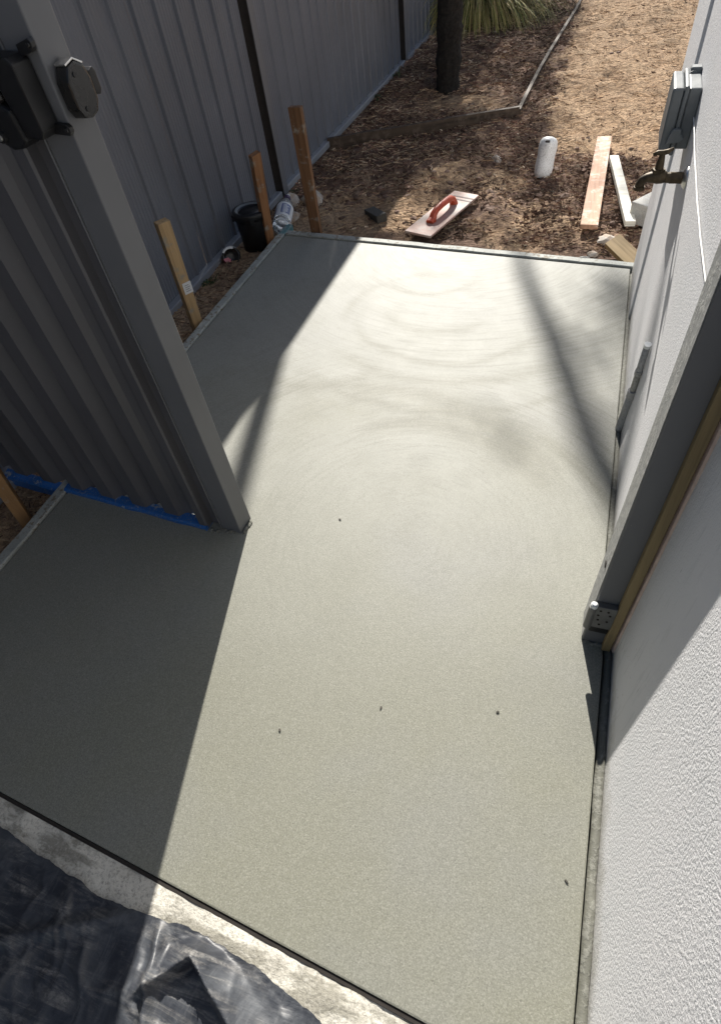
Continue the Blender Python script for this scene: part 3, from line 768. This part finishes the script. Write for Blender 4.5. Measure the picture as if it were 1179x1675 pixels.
# sticker on the first stake
q = Vector((0, 0, 1)).rotation_difference(Vector((.015, -.010, .425))).to_matrix().to_4x4() @ Matrix.Rotation(R(58), 4, 'Z')
bm = bmesh.new(); vv = box(bm, -.011, .0225, -.0185, -.0168, .165, .208)
for v in bm.verts: v.co = q @ v.co
st = obj('sticker', bm, M['label'], s1)
bm = bmesh.new()
for k in range(4): box(bm, -.005, .016 - .004*(k % 2), -.0189, -.0186, .174 + k*.0075, .1765 + k*.0075)
for v in bm.verts: v.co = q @ v.co
obj('print_lines', bm, M['ink'], st)

# ------------------------------------------------------------------ bucket, tin, bottle by the fence
gz = lambda x, y: ground_z(x, y)
bk = thing('black_bucket', 'black plastic bucket with grey-rimmed lid standing against the fence', 'bucket', (-1.615, 2.395, -.055))
bm = bmesh.new(); lathe(bm, [(.060, 0), (.066, .004), (.076, .165), (.076, .172)], 36); obj('tub', bm, M['bucket'], bk, True)
bm = bmesh.new(); lathe(bm, [(.077, .150), (.083, .152), (.084, .176), (.080, .182), (.070, .182), (.058, .176), (.054, .168), (.01, .167)], 36); obj('lid', bm, M['bucket'], bk, True)
bm = bmesh.new()
rg = 32
for k in range(rg):
    a0, a1 = 2*math.pi*k/rg, 2*math.pi*(k+1)/rg
    bm.faces.new([bm.verts.new((r*math.cos(a), r*math.sin(a), z)) for (r, a, z) in ((.058, a0, .1775), (.068, a0, .1830), (.068, a1, .1830), (.058, a1, .1775))])
bmesh.ops.remove_doubles(bm, verts=bm.verts, dist=1e-5)
obj('lid_rim', bm, M['greyplastic'], bk)
for a in (.5, 2.1, 3.6, 5.2):
    bm = bmesh.new(); box(bm, .081, .088, -.010, .010, .140, .168, bev=.002, M=Matrix.Rotation(a, 4, 'Z')); obj('lid_clip', bm, M['bucket'], bk)

tn = thing('round_tin', 'small black round tin with white and pink paint lying by the fence', 'tin', (-1.690, 2.262, -.030), (R(62), R(-8), R(38)))
bm = bmesh.new(); lathe(bm, [(.030, -.035), (.040, -.032), (.043, -.010), (.043, .020), (.038, .030), (.033, .031), (.030, .022), (.010, .018)], 28); obj('tin_body', bm, M['gloss'], tn, True)
def rim_patch(a0, a1, r0, r1, z0, z1, mat, nm):
    bm = bmesh.new(); n = 12; ra = []
    for i in range(n+1):
        a = a0 + (a1-a0)*i/n; ra.append([bm.verts.new((r0*math.cos(a), r0*math.sin(a), z0)), bm.verts.new((r1*math.cos(a), r1*math.sin(a), z1))])
    for p, q_ in zip(ra, ra[1:]): bm.faces.new((p[0], p[1], q_[1], q_[0]))
    obj(nm, bm, mat, tn)
rim_patch(.6, 2.7, .0445, .040, .012, .0315, M['whitepl'], 'white_paint'); rim_patch(.9, 2.4, .040, .031, .0318, .0318, M['whitepl'], 'white_rim')
rim_patch(3.0, 4.4, .0445, .040, .002, .0312, M['pink'], 'pink_paint'); rim_patch(3.1, 4.2, .036, .012, .0325, .0205, M['pink'], 'pink_face')

b0 = Vector((-1.548, 2.520, -.012)); b1 = Vector((-1.618, 2.775, .016)); d = b1-b0; Lb = d.length
bo = thing('water_bottle', 'clear plastic water bottle with dark cap lying between two stakes', 'bottle', b0, d.to_track_quat('Z', 'Y').to_euler())
bm = bmesh.new(); lathe(bm, [(.018, 0.004), (.034, 0), (.041, .008), (.042, .03), (.0405, .034), (.042, .038), (.042, .09), (.040, .095), (.0405, .10), (.042, .13), (.041, .16), (.034, .195), (.022, .225), (.014, .24), (.013, .252)], 32)
obj('bottle_body', bm, M['bottle'], bo, True)
bm = bmesh.new(); lathe(bm, [(.0155, .248), (.0165, .25), (.0165, .268), (.013, .270)], 20); obj('cap', bm, M['capp'], bo)
bm = bmesh.new(); lathe(bm, [(.0125, .2705), (.0125, .282), (.009, .286)], 16); obj('cap_top', bm, M['whitepl'], bo)
def band(nm, a0, a1, z0, z1, r, mat, par):
    bm = bmesh.new(); n = 14; ra = []
    for i in range(n+1):
        a = a0+(a1-a0)*i/n; ra.append([bm.verts.new((r*math.cos(a), r*math.sin(a), z0)), bm.verts.new((r*math.cos(a), r*math.sin(a), z1))])
    for p, q_ in zip(ra, ra[1:]): bm.faces.new((p[0], q_[0], q_[1], p[1]))
    return obj(nm, bm, mat, par)
# find the angle that faces up
qi = d.to_track_quat('Z', 'Y').inverted(); u = qi @ Vector((.25, -.5, 1)); ua = math.atan2(u.y, u.x)
lab = band('label', ua-1.5, ua+1.5, .045, .155, .0424, M['label'], bo)
band('blue_band', ua-.15, ua+.95, .062, .140, .0427, M['labelblue'], lab); band('blue_edge', ua-1.2, ua-.75, .070, .118, .0427, M['labelblue'], lab)
for i in range(9):   # the blurred white lettering, too small to read
    z = .066 + i*.0078; h = rnd.choice((.30, .42, .5, .62))
    band('lettering', ua+.05-rnd.uniform(0, .08), ua+.15+h, z, z+.0038, .0431, M['whitepl'], lab)

# ------------------------------------------------------------------ tools and offcuts on the soil
c4 = [Vector((-.950, 2.591)), Vector((-.825, 3.039)), Vector((-.716, 2.945)), Vector((-.840, 2.483))]
cc = sum(c4, Vector((0, 0)))/4; ax = ((c4[1]+c4[2])-(c4[0]+c4[3])).normalized(); fa = math.atan2(ax.y, ax.x)
fl = thing('hand_float', 'worn hand float with red handle lying face down on the soil', 'hand float', (cc.x, cc.y, -.036), (R(2), R(1), fa))
bm = bmesh.new(); box(bm, -.235, .235, -.066, .066, 0, .010, bev=.0015); obj('blade', bm, M['blade'], fl)
bm = bmesh.new()
tube(bm, [(-.105, 0, .008), (-.100, 0, .022), (-.088, 0, .042), (-.065, 0, .054), (-.02, 0, .058), (.03, 0, .057), (.068, 0, .052), (.090, 0, .038), (.100, 0, .020), (.104, 0, .008)],
     [.021, .019, .017, .0165, .0165, .0165, .0165, .017, .019, .022], 18)
for v in bm.verts: v.co.y *= .92; v.co.z = .008 + (v.co.z-.008)*.84
obj('handle', bm, M['red'], fl, True)
bm = bmesh.new(); tube(bm, [(-.125, 0, .0105), (-.108, 0, .020)], [.019, .015], 14); obj('handle_foot', bm, M['red'], fl)
for k in (.145, .175): 
    bm = bmesh.new(); box(bm, k, k+.010, -.0655, .0655, .0102, .0112); obj('scuff_band', bm, M['scuff'], fl)

spg = thing('rubbing_block', 'small dark grey foam block on the sandy soil', 'foam block', (-1.158, 2.756, gz(-1.158, 2.756)+.010), (R(4), R(-6), R(-47)))
bm = bmesh.new(); box(bm, -.072, .072, -.026, .026, -.014, .024, bev=.004, seg=2)
for v in bm.verts: v.co += .0015*Vector((fbm(v.co.x*60, v.co.y*60, v.co.z*60), fbm(v.co.x*60, v.co.y*60, 9), fbm(v.co.y*60, v.co.z*60, 3)))
obj('block', bm, M['sponge'], spg)

def flat_board(name, label, cat, pts, z, th, mat, tilt=0):
    P = [Vector(p) for p in pts]; cc = sum(P, Vector((0, 0)))/4
    ax = ((P[1]+P[2])-(P[0]+P[3])); L = ax.length/2; W_ = ((P[2]+P[3])-(P[0]+P[1])).length/4; a = math.atan2(ax.y, ax.x) - math.pi/2
    o = thing(name, label, cat, (cc.x, cc.y, z), (tilt, 0, a))
    bm = bmesh.new(); box(bm, -W_, W_, -L/2, L/2, 0, th, bev=.0015)
    obj('board', bm, mat, o); return o
pk = flat_board('hardwood_plank', 'wide reddish hardwood plank lying on the soil by the wall', 'plank', [(-.225, 2.676), (-.220, 3.709), (-.161, 3.681), (-.146, 2.665)], -.040, .020, M['plank'])
flat_board('white_batten', 'narrow white painted timber batten lying beside the reddish plank', 'batten', [(-.142, 3.408), (-.108, 3.416), (-.007, 2.698), (-.055, 2.694)], -.034, .022, M['whitewood'], R(-1.0))
of = thing('timber_offcut', 'brown timber offcut lying tilted on the soil against the wall corner', 'timber offcut', (-.012, 2.435, -.045), (R(8), R(-24), R(33)))
bm = bmesh.new(); box(bm, -.032, .032, -.12, .12, 0, .028, bev=.0015); obj('offcut', bm, M['offcut'], of)
pv = thing('paver_block', 'pale cream paver block half hidden behind the wall corner', 'paver', (.105, 2.800, -.052), (0, 0, R(-36)))
bm = bmesh.new(); box(bm, -.10, .10, -.10, .10, 0, .085, bev=.004, seg=2); obj('block', bm, M['paver'], pv)

jg = thing('white_bottle', 'upturned white plastic bottle with dark hole half buried in mulch', 'plastic bottle', (-.452, 3.30, -.075), (R(-14), R(3), R(-3)))
bm = bmesh.new(); lathe(bm, [(.036, 0), (.043, .02), (.044, .045), (.042, .065), (.043, .095), (.045, .13), (.041, .155), (.031, .168), (.015, .174)], 30)
for v in bm.verts:
    v.co.x *= 1 + .09*fbm(v.co.z*13, v.co.y*18, 2); v.co.y *= 1 + .12*fbm(v.co.z*14, v.co.x*18, 6) - .10*math.exp(-((v.co.z-.085)/.02)**2)
obj('body', bm, M['dirtywhite'], jg, True)
bm = bmesh.new(); pr = []
for k in range(9):
    a = 2*math.pi*k/9; r = rnd.uniform(.008, .016); pr.append((.002 + r*math.cos(a), -.012 + r*.8*math.sin(a)))
prism(bm, pr, .166, .1725, Matrix.Translation((0, -.006, 0)) @ Matrix.Rotation(R(16), 4, 'X')); obj('torn_hole', bm, M['foam'], jg)

def rock(label, x, y, r, sq=(1, 1, .7), mat=None, seed=0, name='rubble_stone', group='broken stones on the soil', dz=0):
    bm = bmesh.new(); bmesh.ops.create_icosphere(bm, subdivisions=3, radius=r)
    for v in bm.verts:
        n = v.co.normalized(); k = 1 + .32*fbm(n.x*1.3+seed, n.y*1.3, n.z*1.3) + .10*fbm(n.x*4+seed, n.y*4, n.z*4)
        c = n*r*k
        for ax_ in (Vector((.7, .4, .6)), Vector((-.5, .8, .3)), Vector((-.2, -.7, .7)), Vector((.8, -.5, .2))):
            a_ = ax_.normalized(); dd = c.dot(a_) - r*.72
            if dd > 0: c -= a_*dd*.85
        v.co = Vector((c.x*sq[0], c.y*sq[1], c.z*sq[2]))
    o = obj(name, bm, mat or M['stone']); o.location = (x, y, ground_z(x, y)+r*.25+dz); o.rotation_euler = (0, 0, seed)
    return tag(o, label, 'stone', group)
rock('pale lump of stone behind the tall stake, farther of the pair at left', -1.66, 2.90, .045, (1.1, 1, .8), seed=1)
rock('larger pale stone showing to the right of the tall stake', -1.555, 2.93, .055, (1.2, 1, .75), seed=2.2)
rock('sandy yellow stone low beside the tall stake near the bottle', -1.585, 2.735, .038, (.9, 1.2, .8), seed=3.1)
rock('small pale stone by the fence left of the bottle', -1.70, 2.62, .016, seed=4.5)
rock('flat pinkish chip of rubble at the foot of the reddish plank', -.105, 2.612, .032, (1.1, 1.2, .45), seed=5.2)
rock('small grey rubble lump between plank and far formwork board', -.150, 2.500, .018, (1.3, 1, .6), seed=6.4)
rock('grey stone touching the far formwork board near the wall', -.185, 2.400, .019, (1, 1.2, .8), seed=7.9)
rock('long thin white chip of mortar on the soil near the far board', -.185, 2.455, .018, (1.7, .5, .4), M['paver'], seed=.35, dz=.005)
rock('tan clod on the mulch mound in front of the edging board', -.705, 3.42, .03, (1.5, .9, .6), seed=8.3)

# leaf scraps on the wet slab
for i, (x, y, l) in enumerate(((-.665, .885, 'dark leaf scrap on the slab nearest the panel post'), (-.413, .431, 'dark leaf scrap in the middle of the near slab'),
                               (-.187, .486, 'dark leaf scrap on the slab nearest the hinge post shadow'), (-.597, .330, 'tiny dark scrap on the slab beside the big shadow edge'),
                               (-.030, .233, 'dark speck of grit on the slab beside the near wall'))):
    bm = bmesh.new(); n = 8; a0 = rnd.uniform(0, 6)
    pr = [((.0017+.0012*rnd.random())*math.cos(2*math.pi*k/n)*1.5, (.0014+.001*rnd.random())*math.sin(2*math.pi*k/n)) for k in range(n)]
    prism(bm, pr, 0, .0018); o = obj('leaf_scrap', bm, M['leafdry']); o.location = (x, y, .0006); o.rotation_euler = (0, .12, a0)
    tag(o, l, 'leaf scrap', 'leaf scraps on the slab')

# ------------------------------------------------------------------ edging boards in the garden
def edging(label, p0, p1, zt, th, hgt):
    p0 = Vector(p0); p1 = Vector(p1); d = p1-p0; L = d.length
    o = thing('edging_board', label, 'edging board', (p0.x, p0.y, 0), (0, 0, math.atan2(d.y, d.x)), 'garden edging boards')
    bm = bmesh.new(); n = 24; ra = []
    for i in range(n+1):
        s = i*L/n; yy = .012*math.sin(s*1.7) ; z = zt + .003*fbm(s*3, 1)
        ra.append([bm.verts.new((s, yy, z-hgt)), bm.verts.new((s, yy, z)), bm.verts.new((s, yy+th, z+.001)), bm.verts.new((s, yy+th, z-hgt))])
    for a, b in zip(ra, ra[1:]):
        for k in range(3): bm.faces.new((a[k], a[k+1], b[k+1], b[k]))
    bm.faces.new(ra[0]); bm.faces.new(ra[-1][::-1]); obj('board', bm, M['edging'], o)
edging('dark timber edging board running from the fence across the mulch', (-1.735, 3.640), (-.690, 4.128), -.006, .022, .10)
edging('dark timber edging board running away from the corner towards the back', (-.690, 4.150), (-.60, 7.10), -.020, .020, .10)

# ------------------------------------------------------------------ plants
def blades(name, bases, mat, parent=None):
    """bases: list of (point, heading, length, width, lift, droop, colour)"""
    V = []; F = []; C = []
    for (p, a, L, W_, lift, droop, c) in bases:
        b = len(V); n = 8; pos = Vector(p); e = lift; dxy = Vector((math.cos(a), math.sin(a), 0)); sd_ = Vector((-math.sin(a), math.cos(a), 0))
        for i in range(n+1):
            t = i/n; wv = W_*(1-t**2)*.5 + .0002
            V.append(tuple(pos + sd_*wv)); V.append(tuple(pos - sd_*wv + Vector((0, 0, wv*.4)))); 
            k = (.55+.6*t); C += [tuple(x*k for x in c)]*2
            e -= droop/n; pos = pos + (dxy*math.cos(e) + Vector((0, 0, math.sin(e))))*(L/n)
            if pos.z < -.05: pos.z = -.05 + .004*rnd.random()
        for i in range(n): F.append((b+2*i, b+2*i+1, b+2*i+3, b+2*i+2))
    me = bpy.data.meshes.new(name); me.from_pydata(V, [], F); me.shade_smooth()
    at = me.color_attributes.new('Col', 'FLOAT_COLOR', 'POINT'); dd = np.ones((len(V), 4), np.float32); dd[:, :3] = np.array(C); at.data.foreach_set('color', dd.ravel())
    return link(name, me, mat, parent)
gcol = ((.24, .25, .07), (.33, .32, .10), (.50, .41, .16), (.60, .46, .23), (.13, .16, .05))
tf = thing('grass_clump', 'big arching clump of green and straw coloured grass at the top', 'grass clump', (-1.47, 6.80, -.05))
bs = []
for i in range(2000):
    a = rnd.uniform(0, 2*math.pi); r = .14*math.sqrt(rnd.random())
    bs.append(((r*math.cos(a), r*math.sin(a), 0.0), a+rnd.gauss(0, .3), rnd.uniform(.6, 1.1), rnd.uniform(.005, .010), rnd.uniform(.7, 1.5), rnd.uniform(1.6, 3.1), gcol[rnd.choices(range(5), (4, 4, 3, 3, 2))[0]]))
for i in range(260):
    a = rnd.uniform(0, 2*math.pi); bs.append(((.1*math.cos(a), .1*math.sin(a), .0), a, rnd.uniform(.4, .9), .006, rnd.uniform(.1, .6), rnd.uniform(.4, 1.2), gcol[3]))
lf_ = blades('leaves', bs, M['leaf'], tf)
bm = bmesh.new(); lathe(bm, [(.17, -.04), (.16, .02), (.10, .07), (.03, .09)], 16); obj('crown_base', bm, M['bark'], tf)
for lbl, (x, y), k in (('small green weed sprouting at the fence foot near the back', (-1.715, 4.55), 1.0), ('straggly weed at the fence foot beside the stickered stake', (-1.70, 2.06), .75),
                    ('tiny weed at the fence foot below the farther fence post', (-1.70, 5.02), .8), ('pale dried weed by the fence behind the tall stake', (-1.70, 3.02), .7)):
    t_ = thing('weed', lbl, 'weed', (x, y, ground_z(x, y)), group='weeds along the fence')
    bs = []
    for i in range(22):
        a = rnd.uniform(0, 6.28); c = ((.06, .10, .03), (.10, .14, .05), (.20, .20, .10), (.05, .08, .03))[rnd.randrange(4)]
        bs.append(((rnd.gauss(0, .012), rnd.gauss(0, .012), -.004), a, rnd.uniform(.04, .13)*k, rnd.uniform(.004, .012)*k, rnd.uniform(.4, 1.3), rnd.uniform(.6, 2.2), c))
    blades('leaves', bs, M['leaf'], t_)

# short black-trunked tree: its head hangs just above the frame
tr = thing('grass_tree', 'short tree with a black fibrous trunk in front of the fence', 'tree', (-1.245, 4.650, -.06))
bm = bmesh.new(); pts = []; rd = []
for i in range(34):
    z = -.05 + i*.0200; pts.append((.015*math.sin(z*2), .012*z, z)); rd.append(.078 + .002*math.sin(i*2.3) + .003*math.sin(i*.7))
tube(bm, pts, rd, 28)
for v in bm.verts:
    k = 1 + .10*fbm(v.co.x*30, v.co.y*30, v.co.z*14); v.co.x *= k; v.co.y *= k
obj('trunk', bm, M['bark'], tr)
bs = []
for i in range(800):
    a = rnd.uniform(0, 6.28); bs.append(((.05*math.cos(a), .05*math.sin(a), .60+rnd.uniform(0, .05)), a+rnd.gauss(0, .2), rnd.uniform(.14, .28), .006, rnd.uniform(.4, 1.5), rnd.uniform(.2, .9), gcol[rnd.choice((0, 4, 4, 1))]))
blades('crown', bs, M['leaf'], tr)

# pole and tree beyond the fence: they throw the soft bands and dapple
pl = thing('steel_pole', 'tall galvanised steel pole standing behind the fence', 'pole', (-2.268, 6.10, -.1))
obj('pole', tubem([(0, 0, 0), (0, 0, 5.6)], .036, 16), M['greypole'], pl)
obj('pole_cap', tubem([(0, 0, 5.6), (0, 0, 5.63), (0, 0, 5.64)], [.042, .042, .02], 16), M['greypole'], pl)

ne = thing('leafy_tree', 'tall open-crowned tree in the garden beyond the top of the picture', 'tree', (-4.3, 9.8, -.1))
o0 = Vector((-4.3, 9.8, -.1))
def at_h(x, y, h):      # the point at height h that stands between the sun and a ground point
    t = h/SUN.z; return Vector((x, y, 0)) + SUN*t
bm = bmesh.new()
tube(bm, [(0, 0, 0), (.03, 0, 1.6), (-.02, .05, 3.0), (.1, .1, 4.4), (.2, .2, 5.6), (.2, .3, 6.6)], [.14, .12, .10, .08, .06, .03], 14)
obj('trunk', bm, M['bark'], tr and ne)
bm = bmesh.new()
a1 = at_h(-.55, 2.85, 6.3)-o0; a2 = at_h(-.385, 2.21, 6.3)-o0; a3 = at_h(-.20, 1.70, 6.2)-o0; a4 = at_h(-.06, 1.27, 6.1)-o0; a5 = at_h(.14, .8, 5.9)-o0
tube(bm, [Vector((.2, .2, 5.2)), Vector((.9, .9, 5.9)), a1, a2, a3, a4, a5], [.05, .045, .018, .030, .046, .054, .035], 10)
for (px, py, ph) in ((-1.2, 3.4, 4.6), (-1.5, 5.0, 4.8), (-.9, 4.6, 4.4), (-.35, 3.1, 4.4), (-1.6, 3.9, 4.2), (-.5, 6.0, 4.6)):
    e_ = at_h(px, py, ph)-o0; mid = Vector((.05, .08, 3.6)).lerp(e_, .5) + Vector((0, 0, .25))
    tube(bm, [Vector((.02, .08, 3.3)), mid, e_], [.045, .03, .012], 8)
obj('branches', bm, M['bark'], ne)
def crown():
    V = []; F = []; C = []
    rg_ = random.Random(21)
    def dens(x, y):
        if y < 2.52:
            # only thin leafage reaches over the slab, near the wall
            dd_ = .50*math.exp(-(((x+.04)/.10)**2 + ((y-2.0)/.34)**2)) + .10*math.exp(-(((x+.34)/.10)**2 + ((y-1.30)/.06)**2)) + .25*math.exp(-(((x+.02)/.06)**2 + ((y-1.6)/.3)**2))
            return dd_
        n = fbm(x*2.6, y*1.9, 4, 3)
        dark = .30 + .85*n
        lit = sstep(-.66, -.34, x + .03*(y-4))*sstep(3.1, 3.6, y)       # open sky over the sand at right
        dark = dark*(1-.92*lit)
        dark -= .35*math.exp(-(((x+.85)/.28)**2 + ((y-2.62)/.20)**2))
        dark -= .30*math.exp(-(((x+.28)/.25)**2 + ((y-3.1)/.35)**2))
        dark -= .35*math.exp(-(((x+1.08)/.10)**2 + ((y-2.62)/.10)**2))
        return max(0, min(.85, dark))
    n = 0
    while n < 15000:
        x = rg_.uniform(-1.8, .6); y = rg_.uniform(1.0, 7.6)
        if rg_.random() > dens(x, y): n += .35; continue
        h = rg_.uniform(3.6, 5.6) + .3*fbm(x*2, y*2, 9) if y > 2.52 else rg_.uniform(6.2, 7.6)
        p = at_h(x, y, h) - o0; b = len(V)
        a = rg_.uniform(0, 6.28); e = rg_.uniform(-1.1, .3); L = rg_.uniform(.05, .12); Wd = L*rg_.uniform(.22, .4)
        dx = Vector((math.cos(a)*math.cos(e), math.sin(a)*math.cos(e), math.sin(e))); sd_ = dx.cross(Vector((rg_.uniform(-.6, .6), rg_.uniform(-.6, .6), 1))).normalized()
        nn = dx.cross(sd_)*L*.12
        for q in (p, p+dx*L*.45+sd_*Wd*.5, p+dx*L*.5+nn, p+dx*L*.45-sd_*Wd*.5, p+dx*L): V.append(tuple(q))
        F += [(b, b+2, b+1), (b, b+3, b+2), (b+1, b+2, b+4), (b+2, b+3, b+4)]
        j = rg_.uniform(.6, 1.3); C += [(.05*j, .085*j, .025*j)]*5; n += 1
    me = bpy.data.meshes.new('crown'); me.from_pydata(V, [], F)
    at = me.color_attributes.new('Col', 'FLOAT_COLOR', 'POINT'); dd = np.ones((len(V), 4), np.float32); dd[:, :3] = np.array(C); at.data.foreach_set('color', dd.ravel())
    link('crown', me, M['leaf'], ne)
crown()

# ------------------------------------------------------------------ black plastic sheet at the near left
def film_edge(x):
    px = [-1.9, -1.25, -1.053, -.95, -.865, -.784, -.689, -.589, -.468, -.352, -.2, .0]
    py = [.06, .030, .009, -.008, -.018, -.030, -.026, -.020, -.035, -.063, -.085, -.10]
    return float(np.interp(x, px, py))
def film_z(x, y, t):
    z = .004 + .010*(1+fbm(x*4.5, y*4.5, 2)) * sstep(0, .12, t)
    # long creases running away from the edge
    u = x*.62 - y*.78
    z += .004*sstep(.01, .10, t)*(1-abs(math.sin(u*17 + 2.2*fbm(x*3, y*3, 6))))**3
    z += .004*sstep(.0, .05, t)*(1-abs(math.sin((x*.9+y*.5)*31 + 3*fbm(x*5, y*5, 8))))**4
    # one raised triangular fold, gentle towards the slab and steep on the near side
    u_ = x+.575; yc = -.052 - (.62*u_ if u_ > 0 else -1.0*u_)
    hx = .046*max(0, 1-abs(u_)/(.15 if u_ > 0 else .085))
    z += hx*(max(0, 1-(y-yc)/.055) if y > yc else max(0, 1-(yc-y)/.012))*sstep(0, .02, t)
    # sharp creases
    rn = 1-abs(noise.noise(Vector((x*7+3, y*7, 5)))); z += .0065*rn**9*sstep(.01, .05, t)
    rn = 1-abs(noise.noise(Vector(((x+y*.5)*15, (y-x*.4)*7, 9)))); z += .0035*rn**8*sstep(.005, .03, t)
    d1 = (x+.63)*.92 + (y+.10)*.38                                  # long crease beside it
    z += .018*math.exp(-(d1/.010)**2)*sstep(-.015, -.06, y)*sstep(-.36, -.22, y)
    d1 = (x+.90)*.45 - (y+.13)*.89
    z += .014*math.exp(-(d1/.013)**2)*sstep(-1.25, -1.0, x)*sstep(-.66, -.76, x)
    return z
nx, ny = 480, 190; V = []; F = []
for j in range(ny+1):
    t = (j/ny)**1.15
    for i in range(nx+1):
        x = -1.75 + i*1.70/nx; e = film_edge(x) + .004*fbm(x*28, 3, 1)
        d_ = t*.75; y = e - d_; V.append((x, y, film_z(x, y, d_)))
F = [(j*(nx+1)+i, j*(nx+1)+i+1, (j+1)*(nx+1)+i+1, (j+1)*(nx+1)+i) for j in range(ny) for i in range(nx)]
me = bpy.data.meshes.new('plastic_sheet'); me.from_pydata(V, [], F); me.shade_smooth()
tag(link('plastic_sheet', me, M['film']), 'crumpled dusty black plastic sheet along the near edge of the slab', 'plastic sheet')
# path under the sheet
bm = bmesh.new(); box(bm, -1.75, -.0, -3.0, -.085, -.12, -.012)
tag(obj('path', bm, M['splat']), kind='structure')
